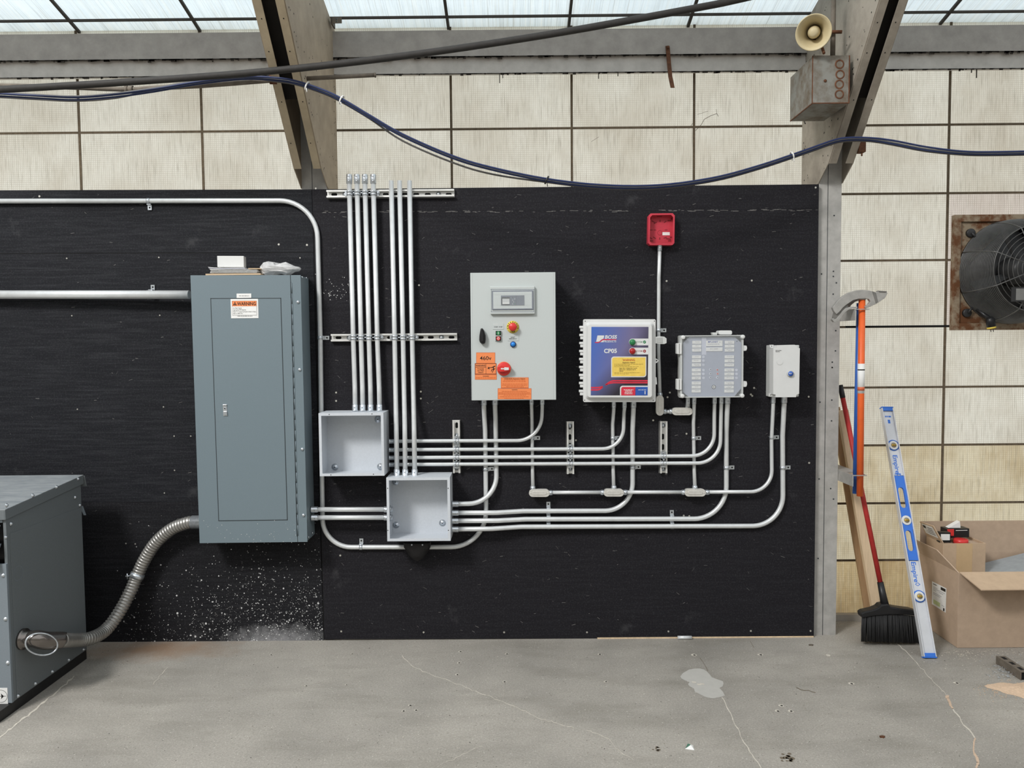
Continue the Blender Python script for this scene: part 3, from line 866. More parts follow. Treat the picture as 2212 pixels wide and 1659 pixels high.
conduit('lowest run leaving the lower open box, sweeping up into the small box at right', [(976, 1143.2, YJ), (1060, 1142.4, YJ+.01, 60), (1125, 1138, -0.035, 60), (1691.5, 1136, W3, 66), (1690.5, 940, W3), up_to(1694,-0.045,Z_STA)], RQ, True, True, straps=[(1185, 1137.6, -0.022, 'us'), (1452, 1136.8, W3, 'us'), (1690.6, 1010.5, W3, 'r')], group=gk)
# two runs between the breaker panel and the lower box
gk = 'short conduits from breaker panel to lower box'
conduit('upper of two short conduits between breaker panel and lower open box', [(672, 1100.6, -0.07), (844, 1100.4, -0.07)], RQ, True, True, group=gk)
conduit('lower of two short conduits between breaker panel and lower open box', [(672.5, 1118.2, -0.07), (844, 1117.9, -0.07)], RQ, True, True, group=gk)

# conduit bodies joined by half-inch tube
YC = -0.034
def body(cx, cy, w, h, Yc, label, hubs, group):
    """cast conduit body: rounded trough, raised lid, hubs"""
    root = thing('conduit_fitting', label, 'conduit fitting', P(cx, cy+h/2, Yc), group)
    def stadium(w_, h_, k=8):
        r = min(w_, h_)/2; out = []
        if w_ >= h_:
            for s, c0 in ((1, w_/2-r), (-1, -w_/2+r)):
                for j in range(k+1):
                    a = -math.pi/2+math.pi*j/k
                    out.append((cx+c0+s*r*math.cos(a), cy+s*r*math.sin(a)))
        else:
            for s, c0 in ((1, h_/2-r), (-1, -h_/2+r)):
                for j in range(k+1):
                    a = math.pi*j/k
                    out.append((cx+s*r*math.cos(a), cy+c0+s*r*math.sin(a)))
        return out
    b = MB()
    Yf = Yc-0.018
    b.pprism(stadium(w-1.5, h-1.5), Yf+0.003, Yc+0.016, 0)
    b.build('housing', M['cast'], root, 0.002)
    b = MB().pprism(stadium(w, h), Yf, Yf+0.003, 0)
    if w > h: b.pprism(stadium(w*0.70, h*0.48), Yf-0.0025, Yf, 0)
    else: b.pprism(stadium(w*0.48, h*0.70), Yf-0.0025, Yf, 0)
    for s in (-1, 1):
        x, y = (cx+s*w*0.42, cy) if w > h else (cx, cy+s*h*0.42)
        b.disc(x, y, 1.5, Yf-0.0015, 0.0015, 0, 8)
    b.build('cover', M['cast'], root, 0.0008)
    for side, ox, oy in hubs:
        d = {'u': Vector((0, 0, 1)), 'd': Vector((0, 0, -1)), 'l': Vector((-1, 0, 0)), 'r': Vector((1, 0, 0))}[side]
        at = P(cx+ox, cy+oy, Yc+0.002)
        b = MB().lathe(at, d, [(0, 0.0125), (0.015, 0.0135), (0.016, 0.0125), (0.020, 0.0120)], 14)
        b.lathe(at+d*0.009+Vector((0, -0.0128, 0)), (0, -1, 0), [(0, 0.0042), (0.003, 0.004), (0.0032, 0.001)], 8)
        b.build('hub', M['zinc'], root)
    return root
gb = 'cast conduit bodies in the low half-inch run'
body(1165, 1065.3, 45, 16.5, YC, 'cast conduit body at the left end of the low run, below the tall control box', [('u', -14, -7), ('r', 20, -1)], gb)
body(1326, 1064.6, 44, 16.5, YC, 'cast conduit body in the middle of the low run, below the blue-faced panel', [('u', 0, -7), ('l', -20, -1), ('r', 20, -1)], gb)
body(1502, 1064.4, 46, 16.5, YC, 'cast conduit body under the clear-lidded box on the low run', [('u', -1, -7), ('l', -21, -1), ('r', 21, -1)], gb)
gk = 'half-inch conduits joined to the cast bodies'
conduit('level half-inch tube between left and middle cast bodies', [(1190, 1063.8, YC), (1301, 1063.4, YC)], RH, group=gk)
conduit('level half-inch tube between middle cast body and the one under the clear-lidded box', [(1351, 1063.2, YC), (1477, 1063, YC)], RH, group=gk)
conduit('half-inch tube bending up from the low run into the small box at right', [(1528, 1062.8, YC), (1667.5, 1062, YC, 46), (1666.5, 950, W2), up_to(1670.5,-0.045,Z_STA)], RH, end=True, straps=[(1666.5, 945, W2, 'r')], group=gk)
conduit('upright half-inch tube from the left cast body to the tall control box', [(1151, 1051, YC), (1150.3, 1010, W2), (1149, 905, W2), up_to(1148.4,-0.05,Z_CTL)], RH, end=True, straps=[(1149.6, 946.5, W2, 'r')], group=gk)
conduit('upright half-inch tube from the middle cast body to the blue-faced panel', [(1325.6, 1051, YC), (1324.4, 1010, W2), (1323.6, 915, W2), up_to(1326,-0.05,Z_SEN)], RH, end=True, straps=[(1323.8, 946.5, W2, 'r')], group=gk)
conduit('upright half-inch tube from the low run to the clear-lidded box', [(1501, 1051, YC), (1499.4, 1012, W2), (1498, 915, W2), up_to(1499.5,-0.05,Z_INS)], RH, end=True, straps=[(1498.2, 946.7, W2, 'r')], group=gk)
body(1425.7, 876, 16.5, 44, -0.026, 'upright cast conduit body at the foot of the red box conduit', [('u', 0, -19), ('r', 6, 13)], 'cast conduit bodies by the clear-lidded box')
body(1474, 888.8, 45, 16.5, -0.030, 'level cast conduit body under the lower left corner of the clear-lidded box', [('l', -20, 0), ('u', 12, -7)], 'cast conduit bodies by the clear-lidded box')
conduit('short nipple between two cast conduit bodies under the clear-lidded box', [(1437, 889.4, -0.024), (1452, 889, -0.028)], RH, group=gk)
conduit('short upright nipple from level cast body into the clear-lidded box', [(1486.5, 876, -0.028), up_to(1486,-0.05,Z_INS)], RH, end=True, group=gk)
conduit('slim conduit dropping from the red open box past the blue-faced panel', [(1425.4, 527, -0.024), (1423.2, 600, W2), (1422.5, 760, W2), (1425.5, 852, -0.024)], RH, start=True, straps=[(1422.7, 713.5, W2, 'r')], group=gk)

# ------------------------------------------------------------------ slotted strut rails
def clamp(px, py, Y, r, vert, root):
    """two-piece strut clamp round a tube with its bolt"""
    c = P(px, py, Y); b = MB()
    ax = Vector((0, 0, 1)) if vert else Vector((1, 0, 0))
    sd = Vector((1, 0, 0)) if vert else Vector((0, 0, 1))
    for o in (-0.0105, 0.0035):
        b.lathe(c+ax*o, ax, [(0, r+0.0016), (0.0003, r+0.0034), (0.0067, r+0.0034), (0.007, r+0.0016)], 14, cap=False)
    for s in (-1, 1):
        e = c+sd*s*(r+0.0085)
        v = sd*0.0045; w = ax*0.0125
        pts = [e-v-w, e+v-w, e+v+w, e-v+w]
        b.prism([Vector((q.x, -0.022, q.z)) for q in pts], (0, -0.004, 0))
    e = c+sd*(r+0.0075); bl = 0.008 if vert else 0.0025
    b.tube([Vector((e.x, Y-0.004, e.z))-sd*0.002, Vector((e.x, Y-0.004, e.z))+sd*bl], 0.0032, 8)
    b.lathe(Vector((e.x, Y-0.004, e.z))+sd*bl, sd, [(0, 0.0058), (0.004, 0.0058)], 6, smooth=False)
    clip_y(b, -0.004)
    return b.build('pipe_clamp', M['zinc'], root)
def strut(label, a, c, vert, slots, bolts, group):
    """shallow lipped channel open to the room, a: start pixel, c: end pixel (centre line)"""
    p, q = P(*a, -0.021), P(*c, -0.021)
    root = thing('strut_channel', label, 'strut rail', (p+q)/2, group)
    b = MB(); hw = 0.0205
    d = -0.021
    def bar(o0, o1, y0, y1, mi=0):
        if vert: b.box(p.x+o0, p.x+o1, y0, y1, p.z, q.z, mi)
        else: b.box(p.x, q.x, y0, y1, p.z+o0, p.z+o1, mi)
    bar(-hw, hw, -0.0032, -0.0006)
    for s in (-1, 1):
        bar(s*hw, s*(hw-0.0026), d, -0.0032)
        bar(s*hw, s*(hw-0.0085), d, d+0.0026)
        bar(s*(hw-0.0085), s*(hw-0.0110), d, d+0.006)
    L = 0.0145
    for s in slots:
        m = p+(q-p)*s
        pts = []
        for sg in (1, -1):
            for j in range(7):
                a_ = -math.pi/2+math.pi*j/6
                u, v = sg*(L-0.0065+0.0065*math.cos(a_)), sg*0.0065*math.sin(a_)
                pts.append((u, v))
        if vert: pts = [Vector((m.x+v, -0.0036, m.z+u)) for u, v in pts]
        else: pts = [Vector((m.x+u, -0.0036, m.z+v)) for u, v in pts]
        b.prism(pts, (0, 0.0003, 0), 1)
    b.build('rail', [M['strut'], M['hole']], root)
    for s in bolts:
        m = p+(q-p)*s
        MB().lathe((m.x, -0.0034, m.z), (0, -1, 0), [(0, 0.0125), (0.002, 0.0125), (0.0021, 0.0068), (0.007, 0.0064), (0.009, 0.003)], 14).build('bolt', M['zinc'], root)
    return root
gs = 'slotted zinc strut rails'
t = strut('slotted rail along the top edge of the black board, ten conduits high', (705, 418.6), (981, 418.2), False, (0.055, 0.46, 0.535, 0.61, 0.70, 0.79, 0.955), (0.14, 0.875), gs)
t['label'] = 'slotted rail along the top edge of the black board behind the conduit tops'
for i in range(4): clamp(xs_t[i]+0.4, 417, -0.034, RQ, True, t)
t = strut('slotted rail at mid height, behind the seven vertical conduits', (714.5, 729.6), (987, 728.4), False, (0.055, 0.465, 0.71, 0.79, 0.955), (0.14, 0.875), gs)
for i in range(4): clamp(xs_m[i], 729, -0.034, RQ, True, t)
for i in range(3): clamp(xm[i], 729, -0.034, RQ, True, t)
t = strut('upright slotted rail nearest the open boxes', (986.5, 1022), (986, 908), True, (0.90,), (0.70, 0.09), gs)
for y in (952.3, 970.9, 988.0, 1002.8): clamp(986.4, y, YH, RH, False, t)
t = strut('upright slotted rail below left of the blue-faced panel', (1232.5, 1024), (1231.5, 911), True, (0.90, 0.70, 0.53), (0.91, 0.10), gs)
for y in (970, 986.6, 1001.6): clamp(1232, y, YH, RH, False, t)
t = strut('upright slotted rail below the two linked conduit bodies', (1433.8, 1022.5), (1433, 910.5), True, (0.70, 0.50), (0.92, 0.08), gs)
for y in (985.4, 1000.8): clamp(1433.5, y, YH, RH, False, t)

# ------------------------------------------------------------------ open junction boxes
def open_box(label, fx0, fy0, fx1, fy1, dep, washers, holes):
    Yf = -dep
    p, q = P(fx0, (fy0+fy1)/2, Yf), P(fx1, (fy0+fy1)/2, Yf)
    z1, z0 = P((fx0+fx1)/2, fy0, Yf).z, P((fx0+fx1)/2, fy1, Yf).z
    x0, x1 = p.x, q.x
    root = thing('junction_box', label, 'junction box', ((x0+x1)/2, Yf/2, z0), 'open grey junction boxes')
    t = 0.0022
    b = MB()
    b.box(x0, x1, -0.0035, -0.001, z0, z1)
    b.box(x0, x0+t, Yf, -0.0035, z0, z1); b.box(x1-t, x1, Yf, -0.0035, z0, z1)
    b.box(x0+t, x1-t, Yf, -0.0035, z0, z0+t); b.box(x0+t, x1-t, Yf, -0.0035, z1-t, z1)
    b.build('enclosure', M['jb'], root)
    w = 0.0125
    b = MB()
    b.box(x0, x0+w, Yf-0.002, Yf, z0, z1); b.box(x1-w, x1, Yf-0.002, Yf, z0, z1)
    b.box(x0+w, x1-w, Yf-0.002, Yf, z0, z0+w); b.box(x0+w, x1-w, Yf-0.002, Yf, z1-w, z1)
    for hx, hy in holes: b.disc(hx, hy, 1.1, Yf-0.0026, 0.0006, 1, 8)
    b.build('front_flange', [M['jb'], M['hole']], root)
    for px, py in washers:
        c = P(px, py, -0.0036)
        c.x = min(max(c.x, x0+0.02), x1-0.02); c.z = min(max(c.z, z0+0.02), z1-0.02)
        MB().lathe((c.x, -0.0036, c.z), (0, -1, 0), [(0, 0.0165), (0.002, 0.0165), (0.0021, 0.006), (0.005, 0.005)], 18).lathe((c.x, -0.0088, c.z), (0, -1, 0), [(0, 0.003), (0.0004, 0.003)], 8, 1).build('mounting_washer', [M['zinc'], M['hole']], root)
    return root, (x0, x1, z0, z1)
def z3(x, y): return (640+x/4.483, 860+y/4.483)
o, JB1 = open_box('upper open grey junction box beside the breaker panel', 689.6, 892.0, 829.4, 1028.0, 0.15,
    [z3(375, 670), z3(815, 668), z3(790, 205)], [z3(318, 158), z3(733, 153), z3(335, 744), z3(747, 737)])
o, JB2 = open_box('lower open grey junction box with black rubber boot beneath', 835.6, 1031.4, 972.6, 1168.6, 0.15,
    [z3(955, 1228), z3(1415, 1208), z3(950, 812)], [z3(885, 873), z3(1471, 873), z3(887, 1281), z3(1473, 1281)])
for px, py in (z3(920, 1075), z3(920, 1155)):
    c = P(px, py, -0.07); MB().lathe((JB2[0]+0.003, -0.07, c.z), (1, 0, 0), [(0, 0.018), (0.005, 0.018), (0.0051, 0.0135), (0.012, 0.0135)], 10).build('locknut', M['zinc'], o)
# rubber boot under the lower box
c = P(902, 1169, -0.06)
b = MB()
rings = [(1169.5, 29, 0.06, -0.05), (1179, 28.5, 0.062, -0.052), (1184, 27, 0.058, -0.05), (1196, 20, 0.05, -0.046), (1206, 11, 0.03, -0.036), (1211, 4, 0.012, -0.03)]
vs, fs = [], []
nn = 18
for k, (py, hw, dp, yc) in enumerate(rings):
    for j in range(nn):
        a = 2*math.pi*j/nn
        e = 0.45
        ca, sa = math.cos(a), math.sin(a)
        u = math.copysign(abs(ca)**e if k < 2 else abs(ca)**0.8, ca); v = math.copysign(abs(sa)**e if k < 2 else abs(sa)**0.8, sa)
        q = P(902+hw*u, py, yc)
        vs.append((q.x, yc+v*dp*0.78, q.z))
for k in range(len(rings)-1):
    for j in range(nn):
        m = (j+1) % nn
        fs.append((k*nn+j, k*nn+m, (k+1)*nn+m, (k+1)*nn+j))
fs.append(list(range(nn))); fs.append([(len(rings)-1)*nn+j for j in range(nn)][::-1])
b.add(vs, fs, 0, True)
clip_y(b, -0.0262)
bt = thing('rubber_boot', 'black rubber boot hanging over the conduit under the lower open box', 'rubber boot', c)
b.build('boot', M['pouch'], bt)
for x in (889.5, 912.5):
    q = P(x, 1177, -0.1); MB().lathe((q.x, -0.099, q.z), (0, -1, 0), [(0, 0.0045), (0.003, 0.004), (0.004, 0.001)], 8).build('screw', M['zinc'], bt)
# ------------------------------------------------------------------ helpers for printed faces
def qrect(b, x0, y0, x1, y1, Y, mi):
    b.poly([P(x0, y1, Y), P(x1, y1, Y), P(x1, y0, Y), P(x0, y0, Y)], mi)
def qpoly(b, pts, Y, mi):
    q = [P(x, y, Y) for x, y in pts]
    a = sum(q[i].x*q[(i+1) % len(q)].z-q[(i+1) % len(q)].x*q[i].z for i in range(len(q)))
    b.poly(q if a > 0 else q[::-1], mi)
def greek(b, x0, x1, y, h, Y, mi):
    """a printed line too small to read in the photograph: word-length dashes"""
    x = x0
    while x < x1-1:
        w = min(random.uniform(2.0, 6.0), x1-x)
        qrect(b, x, y-h/2, x+w, y+h/2, Y, mi)
        x += w+0.9
def button(name, root, px, py, rpx, Y, mats, prof, label=None, n=24):
    """turned control on a front face; prof: (height in px, radius share, material)"""
    c = P(px, py, Y); k = sc(Y)
    b = MB()
    for i in range(len(prof)-1):
        h0, r0_, m0 = prof[i]; h1, r1, _ = prof[i+1]
        if h1 < h0: continue
        b.lathe(c, (0, -1, 0), [(h0*k, r0_*rpx*k), (h1*k, r1*rpx*k)], n, m0)
    return b.build(name, mats, root, label=label)

# ------------------------------------------------------------------ breaker panel
YP = -0.152
def e6(x, y): return (380+x/4.365, 520+y/4.365)
def e7(x, y): return (380+x/4.609, 860+y/4.609)
bp = thing('breaker_panel', 'tall blue grey breaker panel with orange warning sticker on its door', 'electrical panel', P(540, 1172, -0.07))
quad = [(411.3, 594.8), (649.2, 594.2), (664, 1170.6), (431.3, 1173.4)]
inn = [(412.2, 595.6), (648.4, 595), (663, 1169.8), (432.2, 1172.6)]
b = MB().pprism(inn, YP+0.004, -0.002, 0)
b.build('enclosure', M['panel_side'], bp, 0.002)
b = MB().pprism(quad, YP, YP+0.004, 0)
dq = [(455.2, 644.9), (606.6, 644.3), (620.9, 1123.2), (472.4, 1125.2)]
def outline(b, q, w, Y, mi):
    n = len(q)
    for i in range(n):
        a, c = Vector(q[i]), Vector(q[(i+1) % n])
        d = (c-a).normalized(); nn_ = Vector((-d.y, d.x))*w/2
        qpoly(b, [a-nn_-d*w/2, c-nn_+d*w/2, c+nn_+d*w/2, a+nn_-d*w/2], Y, mi)
outline(b, dq, 1.5, YP-0.0004, 1)
outline(b, [(628.0, 610), (641.8, 1158)], 1.6, YP-0.0004, 1)
outline(b, [(627.2, 594.5), (628, 610)], 1.0, YP-0.0004, 1)
outline(b, [(642.6, 1158), (643, 1171)], 1.0, YP-0.0004, 1)
for i in range(46):
    x, y = random.uniform(436, 655), 1172-abs(random.gauss(0, 28))
    b.disc(x, y, random.uniform(0.3, 0.9), YP-0.0009, 0.0006, 2, 5)
b.build('cover', [M['panel_blue'], M['line'], M['white_paint']], bp, 0.001)
ins = [(456.2, 645.9), (605.7, 645.3), (619.9, 1122.2), (473.4, 1124.2)]
dr = MB().pprism(ins, YP-0.0013, YP, 0).build('door', M['panel_blue'], bp)
b = MB()
b.pprism([(481, 874.5), (489.6, 874.5), (491.2, 898.5), (482.2, 898.5)], YP-0.004, YP-0.0013, 0)
b.pprism([(481.4, 873.6), (489.4, 873.6), (489.4, 876), (481.4, 876)], YP-0.007, YP-0.004, 0)
b.disc(485.4, 882.5, 2.8, YP-0.006, 0.002, 0); b.disc(485.4, 882.5, 1.3, YP-0.0068, 0.0008, 1, 10)
b.pprism([(482.6, 888.8), (489.6, 888.8), (490.2, 896.5), (483, 896.5)], YP-0.008, YP-0.004, 0)
b.build('latch', [M['zinc'], M['hole']], dr, 0.0006)
hg = MB()
for k in range(24):
    t0, t1 = (k+0.01)/24, (k+0.99)/24
    a = Vector((630.0, 611)); c = Vector((643.7, 1157))
    hg.tube([P(*(a+(c-a)*t0), YP-0.001), P(*(a+(c-a)*t1), YP-0.001)], 0.0022, 8)
hg.build('piano_hinge', M['panel_side'], bp)
for px, py in ((643.8, 652.4), (647.6, 798.4), (653, 970.2), (655.6, 1112.6)):
    c = P(px, py, YP); MB().lathe(c, (0, -1, 0), [(0, 0.0078), (0.003, 0.0076), (0.006, 0.005), (0.007, 0.001)], 16).build('cover_screw', M['zinc'], bp)
xr = P(655, 880, YP).x
for px, py in ((652.4, 599), (661.5, 600.5)):
    c = PX(px, py, P(649, 600, YP).x); MB().lathe(c, (1, 0, 0), [(-0.001, 0.005), (0.003, 0.0045), (0.0035, 0.001)], 8).build('side_screw', M['zinc'], bp)
for px, py in ((666.2, 1160.5), (674.6, 1151)):
    c = PX(px, py, P(663.6, 1155, YP).x); MB().lathe(c, (1, 0, 0), [(-0.001, 0.005), (0.003, 0.0045), (0.0035, 0.001)], 8).build('side_screw', M['zinc'], bp)
Y = YP-0.0006
b = MB(); b.pprism([(511, 634.2), (542.6, 634), (542.7, 643.4), (511.2, 643.8)], YP-0.002, YP, 0)
greek(b, 516, 538, 639, 0.9, YP-0.0024, 1)
b.build('name_tag', [M['paper'], M['ink']], bp)
Y = YP-0.0024
b = MB(); b.pprism([(498, 646), (557.3, 645.5), (558.4, 687.2), (499.2, 687.6)], Y, YP-0.0013, 0)
Y -= 0.0003
qpoly(b, [(500.9, 650), (554.3, 649.6), (554.9, 681), (501.9, 681.4)], Y, 1)
Y -= 0.0003
qpoly(b, [(501.6, 661.8), (554, 661.4), (554.4, 680.4), (502.4, 680.8)], Y, 0)
qpoly(b, [(501.5, 650.5), (553.8, 650.1), (554, 661.2), (501.8, 661.6)], Y, 2)
Y -= 0.0003
b.text('WARNING', 532.4, 656, 7.0, Y, 1, bold=0.025, fit=40)
qpoly(b, [(503.2, 659.6), (507.4, 651.6), (511.6, 659.6)], Y, 1)
b.text('!', 507.4, 656.9, 4.6, Y-0.0003, 2, bold=0.03)
for k, s_ in enumerate(('Arc Flash Hazard.', 'Appropriate PPE Required.', 'Failure To Comply Can Result in Death or Injury.', 'Refer to NFPA 70 E.')):
    b.text(s_, 503.4+k*0.1, 665.6+k*3.95, 2.1, Y, 1, 'L', bold=0.012, fit=(19, 28, 49.6, 21)[k])
greek(b, 513, 545, 682.8, 0.8, Y, 1)
b.build('warning_label', [M['paper'], M['ink'], M['orange']], bp)

# things lying on the breaker panel
zt = P(540, 594.5, YP).z
def flat(name, label, cat, x0, x1, y0, y1, Ya, Yb, m, rot=0.0, bevel=0.0, group=None):
    """thin item from pixel x0..x1, heights from pixel y0 (top) to y1, its front at Ya"""
    p, q = P(x0, y1, Ya), P(x1, y0, Ya)
    z0 = max(p.z, zt+0.0004)
    b = MB().box(p.x, q.x, Ya, Yb, z0, q.z)
    c = Vector(((p.x+q.x)/2, (Ya+Yb)/2, z0))
    b.xform(Matrix.Translation(c) @ Matrix.Rotation(rot, 4, 'Z') @ Matrix.Translation(-c))
    return tag(b.build(name, m, bevel=bevel), label, cat, group)
flat('cardboard_backing', 'flat cream card lowest on top of the breaker panel', 'card', 444, 563, 590.3, 594.6, -0.135, -0.02, M['kraft'])
def leaves(label, x0, x1, y0, y1, Ya, Yb, n, m):
    b = MB(); p, q = P(x0, y1, Ya), P(x1, y0, Ya)
    dz = (q.z-p.z)/n
    for k in range(n):
        ox, oy = random.uniform(-.006, .006), random.uniform(-.004, .004)
        z = p.z+k*dz
        pts = []
        for t in range(7):
            u = t/6; lift = 0.004*max(0, 0.25-u)*4*(k+1)/n
            pts.append((p.x+(q.x-p.x)*u+ox, z+lift))
        prof = pts+[(a, c+dz*0.55) for a, c in reversed(pts)]
        b.prism([(a, Ya+oy, c) for a, c in prof], (0, Yb-Ya, 0), k % 2)
    return tag(b.build('paper_sheaf', [M['paper'], m]), label, 'papers')
leaves('white papers stacked directly on the cream card atop the breaker panel', 453, 554, 582.6, 590.0, -0.13, -0.03, 5, M['paper'])
leaves('curled upper papers under the small white box atop the breaker panel', 452, 530, 577.3, 582.3, -0.125, -0.035, 3, mat('lilac_paper', (196, 198, 212), 0.8))
o = flat('paper_envelope', 'tan envelope sticking out beside the small white box', 'envelope', 534, 561, 579, 581.2, -0.12, -0.04, M['kraft'], 0.15)
o.location.z = P(540, 582.2, -0.1).z
o = flat('white_box', 'small plain white box standing on the papers atop the breaker panel', 'box', 469.6, 524.4, 552.6, 577.0, -0.105, -0.06, M['white'], 0.1, 0.001)
rb = random.Random(11)
nu, nv = 22, 12
vs, fs = [], []
c = P(606, 581, -0.08)
for j in range(nv+1):
    for i in range(nu):
        th = math.pi*j/nv; ph = 2*math.pi*i/nu
        x = math.sin(th)*math.cos(ph); y = math.sin(th)*math.sin(ph); z = math.cos(th)
        px = 0.098*math.copysign(abs(x)**0.75, x); pz = 0.026*z
        tilt = 0.012 if px < -0.02 else -0.004
        pz = pz*(1.0+0.35*math.sin(px*60))+tilt*z+rb.uniform(-.004, .004)
        vs.append((c.x+px+rb.uniform(-.003, .003), -0.08+0.05*y+rb.uniform(-.004, .004), max(zt+0.001, c.z+pz)))
for j in range(nv):
    for i in range(nu):
        k = (i+1) % nu
        fs.append((j*nu+i, (j+1)*nu+i, (j+1)*nu+k, j*nu+k))
tag(MB().add(vs, fs).build('plastic_bag', M['bag']), 'crumpled clear plastic bag on the right of the breaker panel top', 'plastic bag')

# ------------------------------------------------------------------ tall control box
def e5(x, y): return (1000+x/5.35, 570+y/5.35)
YC2 = -0.205
cb = thing('control_box', 'tall light grey control box with emergency stop and orange labels', 'control box', P(1108, 864, -0.1))
MB().pbox(1018.4, 589.6, 1199.6, 863.4, YC2+0.006, -0.002).build('enclosure', M['ctl'], cb, 0.003)
b = MB().pbox(1017.2, 588.6, 1200.6, 864.4, YC2, YC2+0.006)
qrect(b, 1019.9, 590, 1020.6, 863, YC2-0.0003, 1); qrect(b, 1195.4, 590, 1196.1, 863, YC2-0.0003, 1)
dr = b.build('door', [M['ctl'], mat('soft_grey_line', (176, 180, 180), 0.5)], cb, 0.002)
Y = YC2
w0, w1 = e5(315, 258), e5(830, 580)
fr = MB().pbox(*w0, *w1, Y-0.016, Y).build('display_window', M['ctl'], dr, 0.003)
i0, i1 = e5(336, 308), e5(810, 530)
b = MB().pbox(*i0, *i1, Y-0.019, Y-0.0165, 0)
b2 = e5(350, 322), e5(797, 516)
b.pbox(*b2[0], *b2[1], Y-0.0195, Y-0.019, 1)
for a, c in ((e5(318, 292), e5(826, 297)), (e5(322, 552), e5(822, 556)), (e5(325, 296), e5(329, 552)), (e5(818, 296), e5(822, 552))):
    qrect(b, a[0], a[1], c[0], c[1], Y-0.0163, 0)
qrect(b, *e5(352, 356), *e5(795, 359), Y-0.0197, 2); qrect(b, *e5(352, 476), *e5(795, 479), Y-0.0197, 2)
m0, m1 = e5(440, 365), e5(708, 478)
b.pbox(*m0, *m1, Y-0.022, Y-0.0195, 3)
qrect(b, *e5(446, 385), *e5(542, 476), Y-0.0222, 4); qrect(b, *e5(456, 402), *e5(538, 464), Y-0.0224, 5)
qrect(b, *e5(458, 446), *e5(538, 464), Y-0.0226, 6); qrect(b, *e5(612, 366), *e5(615, 477), Y-0.0224, 4)
for x, y, m in ((575, 388, 4), (575, 420, 5), (600, 405, 5), (585, 440, 5), (600, 462, 7), (575, 462, 5)):
    b.disc(*e5(x, y), 1.0, Y-0.0226, 0.0004, m, 8)
b.build('display', [M['greyscreen'], M['ctl'], mat('soft_grey_line', (176, 180, 180)), mat('slate_module', (92, 98, 110), 0.4), M['black'], mat('lcd_grey', (186, 188, 188), 0.3), M['white'], M['green']], dr)
MB().pbox(*e5(340, 312), *e5(806, 526), Y-0.027, Y-0.0245).build('clear_flap', M['glass'], dr, 0.001)
# selector handle
b = MB()
hp = [e5(*p) for p in ((206, 746), (226, 744), (240, 766), (254, 806), (261, 826), (262, 880), (256, 914), (240, 924), (218, 924), (196, 908), (188, 880), (190, 830), (198, 780))]
b.pprism(hp, Y-0.022, Y, 0)
b.pprism([e5(*p) for p in ((206, 756), (224, 756), (240, 830), (238, 900), (210, 900), (204, 830))], Y-0.030, Y-0.022, 0)
b.build('selector_handle', M['black'], dr, 0.002)
# plates, start and stop
b = MB().pbox(*e5(345, 688), *e5(470, 756), Y-0.0015, Y, 0)
b.text('START  STOP', *e5(408, 729), 2.1, Y-0.0019, 1, bold=0.02, fit=18)
qrect(b, *e5(350, 694), *e5(400, 699), Y-0.0018, 2)
b.build('start_stop_plate', [M['ctl'], M['ink'], M['white']], dr)
b = MB().pbox(*e5(372, 772), *e5(444, 894), Y-0.003, Y, 0)
b.pbox(*e5(379, 775), *e5(440, 824), Y-0.009, Y-0.003, 1); b.pbox(*e5(379, 838), *e5(440, 887), Y-0.009, Y-0.003, 1); b.pbox(*e5(384, 825), *e5(436, 837), Y-0.007, Y-0.003, 2)
b.disc(*e5(409, 800), 4.3, Y-0.012, 0.003, 3); b.disc(*e5(409, 862), 4.3, Y-0.012, 0.003, 4)
qrect(b, *e5(405, 786), *e5(412, 814), Y-0.0124, 2)
b.disc(*e5(409, 862), 2.5, Y-0.0124, 0.0004, 2); b.disc(*e5(409, 862), 1.4, Y-0.0128, 0.0004, 4)
b.build('start_stop_button', [M['ctl'], M['black'], M['white'], M['green'], M['red']], dr)
# emergency stop
ex, ey = e5(576, 730)
es = button('emergency_ring', dr, ex, ey, 13.4, Y, [M['yellow']], [(0, 1.0, 0), (1.2, 1.0, 0)])
b = MB()
for k, ch in enumerate('EMERGENCY'):
    a = math.radians(192-k*(204/8)); b.text(ch, ex+10.9*math.cos(a), ey-10.9*math.sin(a), 2.9, Y-0.0032, 0, bold=0.02, rot=a-math.pi/2)
for k, ch in enumerate('STOP'):
    a = math.radians(-112+k*15); b.text(ch, ex+10.9*math.cos(a), ey-10.9*math.sin(a), 2.9, Y-0.0032, 0, bold=0.02, rot=a+math.pi/2)
b.build('lettering', M['ink'], es)
c = P(ex, ey, Y); k = sc(Y)
MB().lathe(c, (0, -1, 0), [(1.2*k, 5.5*k), (7*k, 5.5*k), (7.5*k, 8.9*k), (12*k, 8.7*k), (14*k, 7*k), (14.6*k, 0.1*k)], 28).build('emergency_button', M['red'], es)
b = MB().pbox(*e5(516, 824), *e5(645, 888), Y-0.0015, Y, 0)
b.text('RESET', *e5(578, 848), 1.9, Y-0.0019, 1, bold=0.02, fit=9.5); b.text('EMERGENCY', *e5(578, 866), 1.9, Y-0.0019, 1, bold=0.02, fit=17)
b.build('reset_plate', [M['ctl'], M['ink']], dr)
button('reset_button', dr, *e5(580, 930), 6.4, Y, [mat('dark_blue_rim', (34, 70, 130), 0.4), M['blue']], [(0, 1.0, 0), (3, 1.0, 0), (3.01, 0.72, 1), (4.6, 0.68, 1)])
